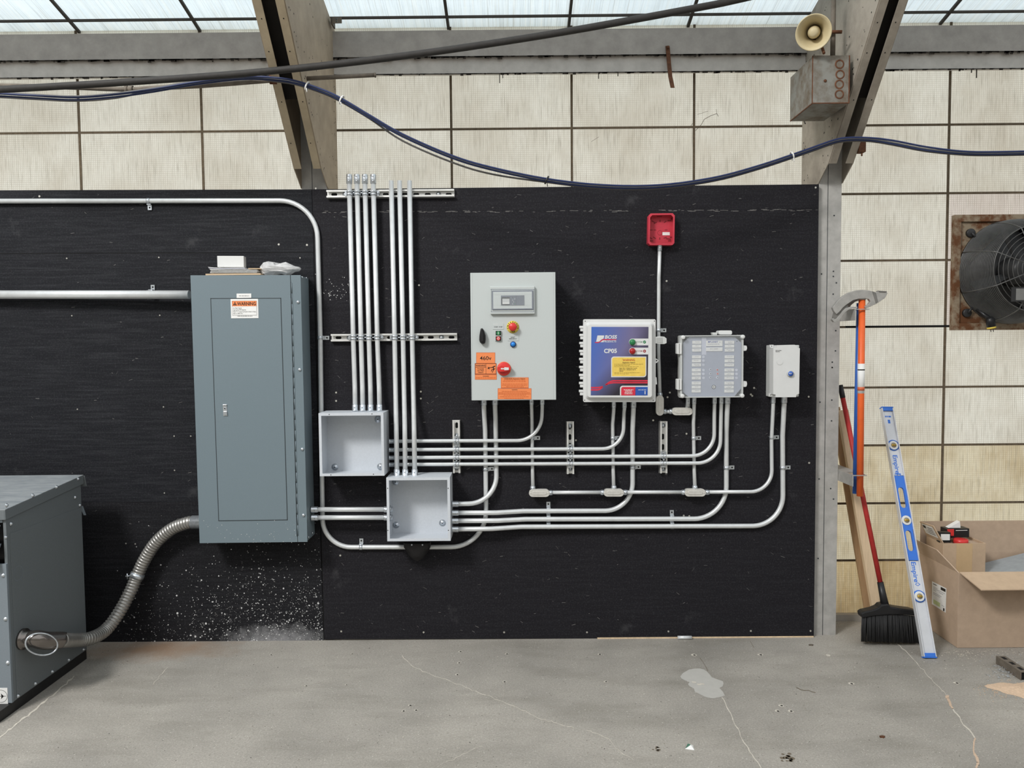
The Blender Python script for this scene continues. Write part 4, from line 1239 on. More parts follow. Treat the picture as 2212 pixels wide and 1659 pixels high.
# main switch
sx_, sy_ = e5(474, 1212)
sw = button('main_switch', dr, sx_, sy_, 15.4, Y, [M['orange']], [(0, 1.0, 0), (1.5, 1.0, 0)])
c = P(sx_, sy_, Y)
MB().lathe(c, (0, -1, 0), [(1.5*k, 14.6*k), (6*k, 14.4*k), (6.5*k, 13.6*k)], 28).build('rotor', M['red'], sw)
b = MB(); b.pprism([e5(*p) for p in ((398, 1190), (430, 1176), (500, 1180), (552, 1186), (552, 1226), (500, 1244), (430, 1250), (402, 1236))], Y-0.030, Y-0.013, 0)
b.build('grip', M['red'], sw, 0.002)
b = MB(); b.pprism([e5(*p) for p in ((478, 1194), (530, 1198), (530, 1226), (478, 1230))], Y-0.032, Y-0.030, 0)
b.pbox(*e5(438, 1205), *e5(478, 1219), Y-0.0315, Y-0.030, 0)
b.build('pointer', M['white'], sw)
# orange labels
def olabel(x0, y0, x1, y1, draw, name='orange_label', edge=True):
    b = MB().pbox(*e5(x0, y0), *e5(x1, y1), Y-0.0008, Y, 0)
    if edge: outline(b, [e5(x0, y0), e5(x1, y0), e5(x1, y1), e5(x0, y1)], 0.6, Y-0.001, 2)
    draw(b, Y-0.0013)
    return b.build(name, [M['orange'], M['ink'], M['dorange']], dr)
def d1(b, Yt): b.text('460v', *e5(262, 1089), 8.2, Yt, 1, bold=0.006, fit=25)
olabel(155, 1026, 370, 1148, d1, 'voltage_label')
def d2(b, Yt):
    outline(b, [e5(142, 1153), e5(384, 1153), e5(384, 1272), e5(142, 1272)], 0.7, Yt, 1)
    qrect(b, *e5(265, 1153), *e5(268, 1272), Yt, 1); qrect(b, *e5(142, 1194), *e5(266, 1197), Yt, 1)
    b.text('WARNING', *e5(204, 1176), 3.6, Yt, 1, bold=0.015, fit=21.4)
    for i_, s_ in enumerate(('Potential', 'Arc Flash', 'Hazard')): b.text(s_, *e5(204, 1213+i_*20), 2.5, Yt, 1, bold=0.012, fit=(13.5, 14, 11.4)[i_])
    cx_, cy_ = e5(298, 1204)
    for k_ in range(8):
        a = k_*math.pi/4+0.2; l = 4.4 if k_ % 2 else 3.4
        qpoly(b, [(cx_+0.6*math.cos(a+1.57), cy_+0.6*math.sin(a+1.57)), (cx_+l*math.cos(a), cy_+l*math.sin(a)), (cx_+0.6*math.cos(a-1.57), cy_+0.6*math.sin(a-1.57))], Yt, 1)
    def limb(p, q, w): 
        p, q = Vector(e5(*p)), Vector(e5(*q)); d = (q-p).normalized(); n_ = Vector((-d.y, d.x))*w/2
        qpoly(b, [p-n_, q-n_, q+n_, p+n_], Yt, 1)
    limb((308, 1200), (332, 1196), 0.9)
    limb((345, 1188), (356, 1222), 2.2); limb((346, 1190), (324, 1202), 1.2); limb((350, 1196), (376, 1178), 1.2)
    limb((356, 1220), (372, 1208), 1.3); limb((354, 1220), (332, 1222), 1.3); limb((332, 1222), (328, 1244), 1.2); limb((356, 1220), (346, 1240), 1.3); limb((346, 1240), (340, 1258), 1.1)
    b.disc(*e5(360, 1184), 1.3, Yt, 0.0002, 1, 10)
olabel(139, 1150, 386, 1275, d2, 'arc_flash_label')
def d3(b, Yt):
    b.text('WARNING', *e5(264, 1298), 1.9, Yt, 1, bold=0.015)
    greek(b, e5(148, 0)[0], e5(380, 0)[0], e5(0, 1318)[1], 1.3, Yt, 2)
olabel(140, 1280, 388, 1336, d3)
def d4(b, Yt):
    b.text('WARNING: Explosion Hazard', *e5(597, 1328), 2.1, Yt, 1, bold=0.015, fit=45)
    for y_, a0, a1 in ((1344, 470, 720), (1360, 462, 726), (1388, 456, 742), (1404, 452, 746), (1418, 500, 700), (1431, 448, 750)):
        greek(b, e5(a0, 0)[0], e5(a1, 0)[0], e5(0, y_)[1], 1.0, Yt, 2)
olabel(440, 1314, 757, 1434, d4)
def d5(b, Yt):
    b.text('WARNING', *e5(597, 1455), 1.8, Yt, 1, bold=0.015)
    for y_, a0, a1 in ((1473, 450, 748), (1490, 412, 784), (1504, 410, 784), (1518, 470, 728), (1536, 430, 765), (1554, 480, 710)):
        greek(b, e5(a0, 0)[0], e5(a1, 0)[0], e5(0, y_)[1], 1.0, Yt, 2)
olabel(404, 1440, 789, 1563, d5)

# ------------------------------------------------------------------ blue-faced panel
def e8(x, y): return (1240+x/7.54, 670+y/7.54)
bf = thing('sensor_panel', 'white panel with blue purple face and yellow warning, ribbed hinge on its left', 'control panel', P(1338, 867, -0.07))
def rrect(x0, y0, x1, y1, r, tl=None, br=None, bl=None, tr=None, k=6):
    """rounded outline; corners that are given override r"""
    rs = [tl if tl is not None else r, tr if tr is not None else r, br if br is not None else r, bl if bl is not None else r]
    cs = [(x0, y0, 1, 1, 180), (x1, y0, -1, 1, 270), (x1, y1, -1, -1, 0), (x0, y1, 1, -1, 90)]
    out = []
    for (x, y, sx1, sy1, a0), rr in zip(cs, rs):
        if rr <= 0: out.append((x, y)); continue
        for j in range(k+1):
            a = math.radians(a0+90*j/k)
            out.append((x+sx1*rr+rr*math.cos(a), y+sy1*rr+rr*math.sin(a)))
    return out
YL = -0.158
MB().pprism([e8(*p) for p in rrect(180, 190, 1290, 1470, 40)], -0.118, -0.002).build('enclosure', M['plcedge'], bf)
b = MB().pprism([e8(*p) for p in rrect(150, 148, 1330, 1497, 24)], -0.132, -0.118, 0)
for p in ((182, 180), (1310, 178), (174, 1467), (1290, 1468)): b.disc(*e8(*p), 1.1, -0.1326, 0.0006, 1, 10)
ring0 = [e8(*p) for p in rrect(188, 200, 1300, 1458, 55)]; ring1 = [e8(*p) for p in rrect(225, 236, 1268, 1420, 40)]
v0 = [P(x, y, -0.132) for x, y in ring0]; v1 = [P(x, y, YL) for x, y in ring1]
n_ = len(v0)
b.add(v0+v1, [(i, (i+1) % n_, n_+(i+1) % n_, n_+i) for i in range(n_)]+[[n_+i for i in range(n_)]], 0)
lid = b.build('lid', [M['white'], M['hole']], bf, 0.0015)
def face_mat():
    m = bpy.data.materials.new('blue_purple_print'); m.use_nodes = True
    t = m.node_tree; bs = t.nodes['Principled BSDF']
    g = N(t, 'TexCoord').outputs['Generated']
    sp = N(t, 'SeparateXYZ'); t.links.new(g, sp.inputs[0])
    x, z = sp.outputs[0], sp.outputs[2]
    a = ramp(t, math_node(t, 'ADD', x, math_node(t, 'MULTIPLY', math_node(t, 'SUBTRACT', 1.0, z), 0.35)), 0.0, 0.75)
    col = mixc(t, a, rgb((62, 104, 186)), rgb((112, 106, 142)))
    dk = ramp(t, math_node(t, 'ADD', math_node(t, 'MULTIPLY', math_node(t, 'SUBTRACT', 1.0, z), 0.9), math_node(t, 'MULTIPLY', x, 0.75)), 0.72, 1.2)
    col = mixc(t, dk, col, rgb((44, 40, 50)))
    e = ramp(t, x, 0.72, 1.0)
    col = mixc(t, math_node(t, 'MULTIPLY', e, 0.55), col, rgb((46, 42, 52)))
    t.links.new(col, bs.inputs['Base Color']); bs.inputs['Roughness'].default_value = 0.35
    return m
Yq = YL-0.0006
b = MB()
qpoly(b, [e8(*p) for p in ((283, 272), (1213, 272), (1198, 1388), (272, 1388))], Yq, 0)
Y1 = Yq-0.0003; Y2 = Yq-0.0006; Y3 = Yq-0.0009
# emblem beside the lettering
qpoly(b, [e8(*p) for p in ((382, 412), (492, 412), (482, 462), (440, 482), (412, 512), (360, 516))], Y1, 1)
qpoly(b, [e8(*p) for p in ((470, 470), (690, 474), (690, 486), (470, 488), (425, 520), (390, 536), (340, 532), (338, 518), (372, 522), (412, 512))], Y1, 2)
qpoly(b, [e8(*p) for p in ((470, 490), (486, 490), (474, 522), (428, 522))], Y1, 1)
b.text('BOSS', *e8(498, 437), 7.2, Y1, 1, 'L', bold=0.03, shear=0.15, fit=26)
b.text('PRODUCTS', *e8(480, 507), 4.6, Y1, 1, 'L', bold=0.015, shear=0.15, fit=27)
b.text('CP05', *e8(592, 663), 8.6, Y1, 1, bold=0.035, fit=28)
for yy, mi, s_ in ((519, 3, 'ok'), (667, 4, 'no')):
    tabp = rrect(896, yy-56, 1214, yy+54, 0, tl=50, bl=50)
    qpoly(b, [e8(*p) for p in tabp], Y1, 1)
    b.text('SYSTEM', *e8(1060, yy), 2.6, Y2, mi, bold=0.01, fit=13.4)
    b.disc(*e8(1148, yy), 3.3, Y2, 0.0002, mi, 16)
    cx_, cy_ = e8(1148, yy)
    if s_ == 'ok':
        qpoly(b, [(cx_-1.7, cy_), (cx_-0.5, cy_+1.5), (cx_+1.8, cy_-1.4), (cx_+1.2, cy_-1.8), (cx_-0.5, cy_+0.4), (cx_-1.2, cy_-0.5)], Y3, 1)
    else:
        for sgn in (1, -1): qpoly(b, [(cx_-1.5, cy_-1.5*sgn-0.35), (cx_+1.5, cy_+1.5*sgn-0.35), (cx_+1.5, cy_+1.5*sgn+0.35), (cx_-1.5, cy_-1.5*sgn+0.35)], Y3, 1)
qpoly(b, [e8(*p) for p in rrect(604, 755, 1178, 1092, 0, tl=46, br=46)], Y1, 1)
qpoly(b, [e8(*p) for p in rrect(620, 770, 1164, 1077, 0, tl=38, br=38)], Y2, 5)
b.text('WARNING', *e8(892, 812), 4.6, Y3, 7, bold=0.02, fit=26.5)
b.text('Explosion Hazard', *e8(892, 853), 2.6, Y3, 6, bold=0.02, fit=26.5)
for y_, a0, a1, mi in ((880, 655, 1120, 8), (900, 655, 915, 8), (920, 655, 1065, 8), (1018, 655, 1080, 8), (1038, 655, 895, 8)):
    greek(b, e8(a0, 0)[0], e8(a1, 0)[0], e8(0, y_)[1], 0.9, Y3, mi)
for y_, s_ in ((947, 'Class I, Div. 1, Group A, B, C and D;'), (970, 'Class II, Div. 1, Group E, F and G;'), (993, 'Class III')):
    b.text(s_, *e8(735, y_), 2.0, Y3, 6, 'L', bold=0.02, fit={947: 39, 970: 36, 993: 8.6}[y_])
# red double line swooping across
def swoosh(pts, w, mi, Yy):
    pp = [Vector(e8(*p)) for p in pts]
    up, lo = [], []
    for i, p in enumerate(pp):
        d = (pp[min(i+1, len(pp)-1)]-pp[max(i-1, 0)]).normalized(); n1 = Vector((-d.y, d.x))*w/2
        up.append(p-n1); lo.append(p+n1)
    for i in range(len(pp)-1): qpoly(b, [up[i], up[i+1], lo[i+1], lo[i]], Yy, mi)
sw1 = [(1198, 1150), (650, 1150), (610, 1156), (570, 1176), (530, 1206), (512, 1216)]
sw2 = [(1198, 1182), (640, 1182), (590, 1188), (550, 1202), (516, 1218)]
swoosh(sw1, 3.0, 2, Y1); swoosh(sw2, 2.8, 2, Y1)
swoosh([(276, 1262), (380, 1262), (430, 1256), (468, 1244)], 3.2, 2, Y1); swoosh([(274, 1298), (380, 1298), (420, 1288), (468, 1248)], 3.2, 2, Y1)
qpoly(b, [e8(*p) for p in rrect(748, 1230, 1200, 1388, 0, tl=46)], Y1, 1)
qpoly(b, [e8(*p) for p in rrect(768, 1250, 1000, 1388, 0, tl=34)], Y2, 2)
qpoly(b, [e8(*p) for p in ((1000, 1250), (1200, 1250), (1198, 1388), (996, 1388))], Y2, 9)
for y_, a0, a1 in ((1297, 810, 966), (1317, 834, 940), (1339, 824, 950), (1361, 824, 950)): greek(b, e8(a0, 0)[0], e8(a1, 0)[0], e8(0, y_)[1], 1.4, Y3, 1)
greek(b, *(e8(1045, 0)[0], e8(1174, 0)[0]), e8(0, 1298)[1], 1.0, Y3, 1)
qrect(b, *e8(1150, 1316), *e8(1164, 1370), Y3, 1)
b.build('face_label', [face_mat(), M['white'], mat('print_red', (206, 50, 70), 0.4), M['green'], mat('print_dark_red', (150, 36, 44), 0.4), mat('print_yellow', (228, 196, 92), 0.45), M['ink'], mat('print_rust', (180, 84, 40), 0.4), mat('print_olive', (150, 128, 50), 0.5), mat('print_blue', (48, 86, 164), 0.4)], lid)
for yy, mm, nm_ in ((523, M['green'], 'green_lamp'), (668, mat('red_lamp_lens', (164, 30, 34), 0.3), 'red_lamp')):
    c = P(*e8(950, yy), Yq); k = sc(YL)
    MB().lathe(c, (0, -1, 0), [(0.5*k, 6.7*k), (3*k, 6.7*k), (5.5*k, 5.6*k), (7*k, 3.6*k), (7.6*k, 0.1*k)], 24).build(nm_, mm, lid)
for i in range(9):
    y_ = 275+i*130.5; x_ = 90-i*0.9
    b = MB().pbox(*e8(x_, y_-20), *e8(156, y_+20), -0.128, -0.108)
    b.pbox(*e8(x_+15, y_+24), *e8(156, y_+70), -0.126, -0.110)
    b.build('hinge_knuckle', M['white'], bf, 0.002)
b = MB().pprism([e8(*p) for p in ((1335, 436), (1385, 424), (1470, 432), (1508, 462), (1508, 536), (1470, 552), (1385, 550), (1335, 540))], -0.138, -0.120, 0)
b.pprism([e8(*p) for p in ((1345, 452), (1440, 446), (1446, 535), (1345, 530))], -0.1395, -0.138, 1)
b.build('latch', [M['plcedge'], mat('latch_grey', (168, 170, 168), 0.5)], bf, 0.002)
b = MB().pprism([e8(*p) for p in ((1322, 780), (1355, 800), (1378, 822), (1355, 852), (1322, 872))], -0.128, -0.120, 0); b.disc(*e8(1347, 822), 1.6, -0.1286, 0.0006, 1, 12)
b.build('padlock_lug', [M['white'], M['hole']], bf)
MB().pprism([e8(*p) for p in ((1308, 1085), (1345, 1095), (1352, 1210), (1312, 1208))], -0.130, -0.118).build('side_clip', M['white'], bf, 0.001)

# ------------------------------------------------------------------ clear-lidded box
def e9(x, y): return (1440+x/7.373, 700+y/7.373)
cl = thing('instrument_box', 'clear-lidded box with rows of white labels on a lavender grey face', 'control box', P(1540, 858, -0.06))
YF = -0.118
MB().pbox(*e9(222, 182), *e9(1216, 1166), -0.074, -0.002).build('enclosure', M['plcclear'], cl, 0.004)
oc = [e9(*p) for p in ((360, 205), (1085, 205), (1190, 300), (1185, 1030), (1070, 1160), (350, 1160), (258, 1080), (262, 300))]
b = MB().pprism(oc, YF+0.016, -0.074, 0)
for p in ((1120, 275), (1128, 1100)): b.disc(*e9(*p), 1.0, YF+0.0154, 0.0006, 3, 8)
b.disc(*e9(752, 1002), 4.4, YF+0.0150, 0.001, 4, 18); b.disc(*e9(752, 1002), 3.3, YF+0.0146, 0.0012, 1, 18); b.disc(*e9(752, 1002), 1.3, YF+0.0142, 0.0006, 3, 8)
Yw_ = YF+0.0152
qrect(b, *e9(560, 215), *e9(632, 490), Yw_+0.0005, 5)
rnd = random.Random(4)
for cx_, x0, x1, sh in ((0, 408, 552, 0), (1, 928, 1078, 0)):
    for y_ in (290, 352, 413, 523, 585, 650, 732, 795, 858, 940, 1003, 1065):
        s_ = -(y_-290)*0.011
        b.pbox(*e9(x0+s_, y_-24), *e9(x1+s_, y_+26), YF+0.0135, YF+0.016, 1)
        for q in range(rnd.choice((1, 2, 1))): greek(b, e9(x0+s_+rnd.choice((30, 50)), 0)[0], e9(x1+s_-rnd.choice((25, 40)), 0)[0], e9(0, y_-4+q*16)[1], 0.7, YF+0.0131, 6)
    for y_ in ((523, 585, 650, 732, 795, 858) if cx_ == 0 else (732, 795, 858)):
        b.disc(*e9(x1+34, y_), 3.0, YF+0.0148, 0.001, 5, 14)
for x, y, m in ((695, 725, 5), (695, 792, 5), (695, 852, 5), (808, 730, 7), (812, 792, 7), (806, 852, 5)):
    b.disc(*e9(x, y), 2.8, YF+0.0148, 0.001, 5, 14)
    if m == 7: b.disc(*e9(x, y), 2.0, YF+0.0144, 0.0006, 7, 12)
    else: b.disc(*e9(x+6, y-2), 1.0, YF+0.0144, 0.0006, 3, 8)
b.pbox(*e9(628, 262), *e9(890, 352), YF+0.0135, YF+0.016, 1)
b.text('PLANET', *e9(752, 284), 3.2, YF+0.0131, 8, bold=0.02, fit=18); b.text('inc', *e9(848, 287), 2.0, YF+0.0131, 6, bold=0.02); qrect(b, *e9(660, 275), *e9(684, 294), YF+0.0131, 8)
greek(b, e9(655, 0)[0], e9(855, 0)[0], e9(0, 320)[1], 1.2, YF+0.0131, 6)
b.pbox(*e9(628, 372), *e9(890, 432), YF+0.0135, YF+0.016, 1); b.text('PLC 5000', *e9(755, 396), 2.8, YF+0.0131, 6, fit=17)
b.build('face_plate', [M['plcface'], M['white'], M['ink'], M['hole'], M['black'], mat('pale_lavender', (186, 190, 204), 0.4), mat('faint_ink', (150, 152, 160), 0.7), mat('dim_red_led', (176, 84, 78), 0.4), mat('logo_blue', (40, 60, 140), 0.5)], cl)
b = MB().pbox(*e9(218, 178), *e9(1222, 1170), YF, YF+0.003)
ld = b.build('clear_lid', M['glass'], cl, 0.002)
b = MB()
for a, c in ((e9(218, 178), e9(1222, 192)), (e9(218, 1156), e9(1222, 1170)), (e9(218, 192), e9(246, 1156)), (e9(1204, 192), e9(1222, 1156))):
    b.pbox(*a, *c, YF+0.0032, -0.0745)
b.build('lid_rim', M['plcedge'], cl)
for x, y in ((263, 212), (1212, 203), (250, 1146), (1203, 1141)):
    c = P(*e9(x, y), YF); k = sc(YF)
    MB().lathe(c, (0, -1, 0), [(-0.03, 4.3*k), (0.002, 4.5*k), (0.006, 4.3*k), (0.0075, 3*k), (0.008, 0.1*k)], 20).build('corner_screw', M['white'], cl)
for y0_, y1_ in ((305, 478), (875, 1048)):
    b = MB().pprism([e9(*p) for p in rrect(165, y0_, 242, y1_, 14)], YF-0.004, YF+0.03, 0)
    qrect(b, *e9(198, y0_+8), *e9(207, y1_-8), YF-0.0044, 1)
    b.build('hinge', [M['white'], M['alu_dark']], cl, 0.001)
for y0_, y1_ in ((340, 428), (908, 1003)):
    b = MB().pprism([e9(*p) for p in ((1216, y0_+6), (1240, y0_), (1276, y0_+6), (1284, (y0_+y1_)/2), (1272, y1_-6), (1240, y1_), (1216, y1_-6))], YF+0.006, YF+0.03, 0)
    b.build('latch', M['white'], cl, 0.001)
tz = P(*e9(700, 176), -0.06)
MB().pprism([e9(*p) for p in ((724, 134), (816, 134), (806, 176), (736, 176))], -0.075, -0.045).build('cable_gland', M['plcedge'], cl, 0.002)
MB().pprism([e9(*p) for p in rrect(834, 102, 1046, 170, 26)], -0.09, -0.03).build('vent_cap', M['white'], cl, 0.003)

# ------------------------------------------------------------------ small box with blue button
sb = thing('starter_box', 'small white box with a blue reset button at the right of the board', 'control box', P(1690, 857, -0.05))
MB().pbox(*e9(1648, 336), *e9(2110, 1158), -0.062, -0.002).build('base', M['plcedge'], sb, 0.003)
b = MB().pprism([e9(*p) for p in ((1700, 382), (1752, 378), (1755, 338), (2040, 330), (2070, 345), (2082, 378), (2122, 386), (2110, 1110), (2068, 1126), (2060, 1164), (1738, 1166), (1735, 1122), (1698, 1118))], -0.117, -0.062, 0)
b.text('Schneider', *e9(1736, 420), 1.9, -0.1174, 1, 'L', bold=0.02, fit=13); b.text('Electric', *e9(1736, 439), 1.9, -0.1174, 1, 'L', bold=0.02, fit=9)
b.disc(*e9(1803, 605), 7.0, -0.1176, 0.0006, 2, 28); b.disc(*e9(1806, 600), 6.4, -0.1182, 0.0007, 0, 28)
b.build('lid', [M['white'], M['ink'], M['plcedge']], sb, 0.0015)
for x, y in ((1676, 354), (1662, 1132)):
    b = MB().pbox(*e9(x-28, y-24), *e9(x+28, y+24), -0.078, -0.062, 0); b.disc(*e9(x-2, y-2), 1.1, -0.0786, 0.0006, 1, 8)
    b.build('screw_boss', [M['white'], M['hole']], sb, 0.001)
bx, by = e9(1966, 790)
rb_ = button('reset_button', sb, bx, by, 7.2, -0.117, [M['plcedge'], M['dblue']], [(0, 1.0, 0), (3, 0.96, 0), (3.01, 0.74, 1), (5, 0.70, 1)])
b = MB(); b.text('RESET', bx+0.9, by-0.2, 2.5, -0.117-5.3*sc(-0.117), 0, bold=0.02, fit=7)
b.build('lettering', M['white'], rb_)

# ------------------------------------------------------------------ red open back box
def e1(x, y): return (1380+x/3.607, 440+y/3.607)
rbx = thing('red_back_box', 'empty red fire alarm back box high above the other boxes', 'back box', P(1428, 529, -0.02))
def oct_(i):
    return [e1(*p) for p in ((92+i, 76+i), (264-i, 74+i), (280-i, 92+i), (277-i, 306-i), (262-i, 322-i), (88+i, 322-i), (72+i, 306-i), (76+i, 92+i))]
b = MB().pprism(oct_(1), -0.006, -0.001, 1)
o0, o1 = oct_(0), oct_(13)
v0 = [P(x, y, -0.042) for x, y in o0]; v1 = [P(x, y, -0.042) for x, y in o1]; v2 = [P(x, y, -0.006) for x, y in o1]; v3 = [Vector((a.x, -0.001, a.z)) for a in v0]
for A, B in ((v0, v1), (v1, v2), (v3, v0)):
    b.add(A+B, [(i, (i+1) % 8, 8+(i+1) % 8, 8+i) for i in range(8)], 0)
b.build('shell', [M['fabox'], mat('red_back_plate', (186, 54, 70), 0.45)], rbx)
b = MB(); Yb_ = -0.0064
for x, y, w, h, a in ((112, 140, 30, 8, .5), (128, 150, 26, 7, -.5), (165, 135, 8, 16, 0), (205, 142, 24, 7, -.6), (238, 132, 30, 9, 0), (92, 118, 10, 14, 0), (255, 118, 10, 14, 0), (95, 205, 26, 6, 0), (125, 205, 20, 5, 0), (212, 205, 22, 5, 0), (160, 100, 40, 6, 0),
                      (96, 270, 20, 8, .6), (122, 266, 26, 7, .6), (163, 272, 8, 18, 0), (205, 265, 26, 7, -.4), (230, 275, 40, 9, .2), (250, 262, 16, 12, 0), (100, 290, 24, 8, 0), (240, 290, 24, 8, 0)):
    p = e1(x, y); ww, hh = w/7.2, h/7.2
    qpoly(b, [(p[0]+u*ww*math.cos(a)-v*hh*math.sin(a), p[1]+u*ww*math.sin(a)+v*hh*math.cos(a)) for u, v in ((-1, -1), (1, -1), (1, 1), (-1, 1))], Yb_, 0)
c = e1(164, 227)
for k in range(20):
    a0, a1 = 2*math.pi*k/20, 2*math.pi*(k+1)/20
    qpoly(b, [(c[0]+r_*math.cos(a_), c[1]+r_*math.sin(a_)) for r_, a_ in ((5.4, a0), (5.4, a1), (4.7, a1), (4.7, a0))], Yb_, 0)
b.build('moulded_slots', M['fadark'], rbx)
qb = MB(); qrect(qb, *e1(184, 222), *e1(241, 246), -0.0067, 0); qb.build('paper_label', M['paper'], rbx)
# ------------------------------------------------------------------ transformer on the floor at left
Yb0, Yf0 = -0.20, -0.75
Xt = P(183, 1250, Yb0).x
xL = Xt-0.95
tf = thing('transformer', 'large grey floor transformer at the left edge with dark louvres and bolted sides', 'transformer', ((Xt+xL)/2, (Yb0+Yf0)/2, 0))
ztop_b = P(177, 1041, Yb0).z
fz = PX(31, 1531, Xt)
Yf0 = fz.y; zb0 = max(0.045, fz.z)
ztop_f = PX(4, 1107, Xt).z
ztf = ztop_f+0.004; ztb = P(177, 1027, Yb0).z-0.006
def zl(y): return ztf+(ztb-ztf)*(y-Yf0)/(Yb0-Yf0)
b = MB()
prof = [(Yb0, zb0), (Yf0, zb0), (Yf0, ztf), (Yb0, ztb)]
b.prism([(Xt-0.002, y, z) for y, z in prof], (-0.012, 0, 0), 0)
b.box(xL, xL+0.012, Yf0, Yb0, zb0, ztf, 0); b.box(xL, Xt-0.014, Yb0-0.012, Yb0, zb0, ztf, 0)
b.box(xL, Xt-0.014, Yf0+0.03, Yb0-0.012, zb0, zb0+0.01, 0)
b.box(Xt-0.002, Xt, Yf0+0.02, Yb0-0.004, zb0+0.005, ztf-0.10, 0)
# faint knock-out ring
def side(px, py, d=0.0): q = PX(px, py, Xt+d); return q
kc = side(39.5, 1238, 0.0006)
for k in range(24):
    a0, a1 = 2*math.pi*k/24, 2*math.pi*(k+1)/24
    b.poly([kc+Vector((0.0003, r_*math.cos(a_), r_*math.sin(a_))) for r_, a_ in ((0.030, a0), (0.030, a1), (0.0285, a1), (0.0285, a0))], 1)
b.build('side_panel', [M['xf'], M['xf_front']], tf, 0.0015)
# lid with folded edge
b = MB(); ya_, yb_ = Yf0-0.012, Yb0+0.012
def lidbar(x0, x1, y0, y1, d0, d1, mi):
    b.prism([(x0, y0, zl(y0)+d0), (x0, y1, zl(y1)+d0), (x0, y1, zl(y1)+d1), (x0, y0, zl(y0)+d1)], (x1-x0, 0, 0), mi)
lidbar(xL-0.005, Xt+0.005, ya_, yb_, 0.002, 0.006, 0)
lidbar(Xt+0.001, Xt+0.005, ya_, yb_, -0.036, 0.002, 1)
lidbar(xL-0.005, Xt+0.001, ya_, ya_+0.004, -0.036, 0.002, 1)
b.prism([(Xt-0.02, yb_, ztb+0.002), (Xt-0.02, yb_+0.004, ztb+0.002), (Xt-0.02, yb_+0.018, ztb-0.05), (Xt-0.02, yb_+0.014, ztb-0.05)], (0.03, 0, 0), 1)
b.build('lid', [M['xf_top'], M['xf']], tf, 0.001)
# front
b = MB()
zq = [zb0, ztf*0.60, ztf*0.62, ztf*0.77, ztf*0.80, ztf]
b.box(xL, Xt, Yf0-0.012, Yf0, zb0, ztf*0.74, 0)
b.box(xL, Xt-0.014, Yf0-0.003, Yf0, ztf*0.94, ztf-0.004, 0)
for k in range(2):
    z = ztf*(0.77+0.09*k)
    b.prism([(xL, Yf0-0.045, z-0.02), (xL, Yf0-0.048, z-0.02), (xL, Yf0, z+0.055), (xL, Yf0+0.003, z+0.055)], (Xt-0.025-xL, 0, 0), 0)
b.box(xL, Xt-0.016, Yf0+0.028, Yf0+0.03, zb0, ztf, 1)
b.build('front_panel', [M['xf_front'], M['black']], tf, 0.001)
c = PX(31, 1505, Xt)
q = P(4, 1505, Yf0-0.0125)
b = MB(); b.box(q.x-0.05, q.x+0.024, Yf0-0.0135, Yf0-0.012, q.z-0.036, q.z+0.036, 0)
qc = P(2, 1504, Yf0-0.0138)
for k in range(28):
    a0, a1 = 2*math.pi*k/28, 2*math.pi*(k+1)/28
    b.poly([(qc.x+r_*math.cos(a_), qc.y, qc.z+r_*math.sin(a_)) for r_, a_ in ((0.026, a0), (0.026, a1), (0.0245, a1), (0.0245, a0))], 1)
b.poly([(qc.x-0.02, qc.y, qc.z-0.001), (qc.x+0.02, qc.y, qc.z-0.001), (qc.x+0.02, qc.y, qc.z+0.001), (qc.x-0.02, qc.y, qc.z+0.001)], 1)
b.poly([(qc.x, qc.y, qc.z-0.012), (qc.x+0.012, qc.y, qc.z), (qc.x, qc.y, qc.z+0.012), (qc.x+0.002, qc.y, qc.z)], 1)
b.build('round_mark_label', [M['paper'], M['ink']], tf)
def z8(x, y): return (x/2.443, 980+y/2.443)
for x, y, d in ((412, 133, 0.0052), (298, 176, 0.0052), (172, 221, 0.0052), (34, 273, 0.0052), (396, 230, 0), (421, 271, 0), (58, 370, 0), (30, 441, 0), (442, 1044, 0.0), (364, 1106, 0.0), (277, 1170, 0.0), (188, 1240, 0.0), (97, 1311, 0.0)):
    c = PX(*z8(x, y), Xt+d); c.z = max(c.z, zb0+0.012) if d == 0 else c.z
    c.y = min(c.y, Yb0-0.012) if d == 0 else c.y
    MB().lathe(c, (1, 0, 0), [(0, 0.0085), (0.001, 0.0085), (0.0011, 0.0062), (0.005, 0.0055), (0.0062, 0.002)], 10).build('bolt', M['zinc'], tf)
for x, y in ((15, 642), (28, 873), (40, 1104)):
    c = P(*z8(x, y), Yf0-0.012)
    if c.x < Xt-0.004: MB().lathe(c, (0, -1, 0), [(0, 0.0085), (0.001, 0.0085), (0.0011, 0.0062), (0.005, 0.0055), (0.0062, 0.002)], 10).build('bolt', M['zinc'], tf)
b = MB()
b.box(Xt-0.055, Xt-0.005, Yf0-0.10, Yb0-0.0, 0.0, zb0-0.002, 0); b.build('base_rail', M['black'], tf)
b = MB(); b.box(xL, xL+0.05, Yf0-0.10, Yb0, 0.0, zb0-0.002, 0)
b.build('base_rail', M['black'], tf)
q = P(180, 1104, Yb0)
MB().prism([(Xt-0.012, Yb0+0.001, q.z+0.022), (Xt+0.002, Yb0+0.001, q.z+0.024), (Xt+0.016, Yb0+0.001, q.z-0.020), (Xt+0.006, Yb0+0.001, q.z-0.020)], (0, 0.003, 0)).build('side_clip', M['xf_front'], tf)

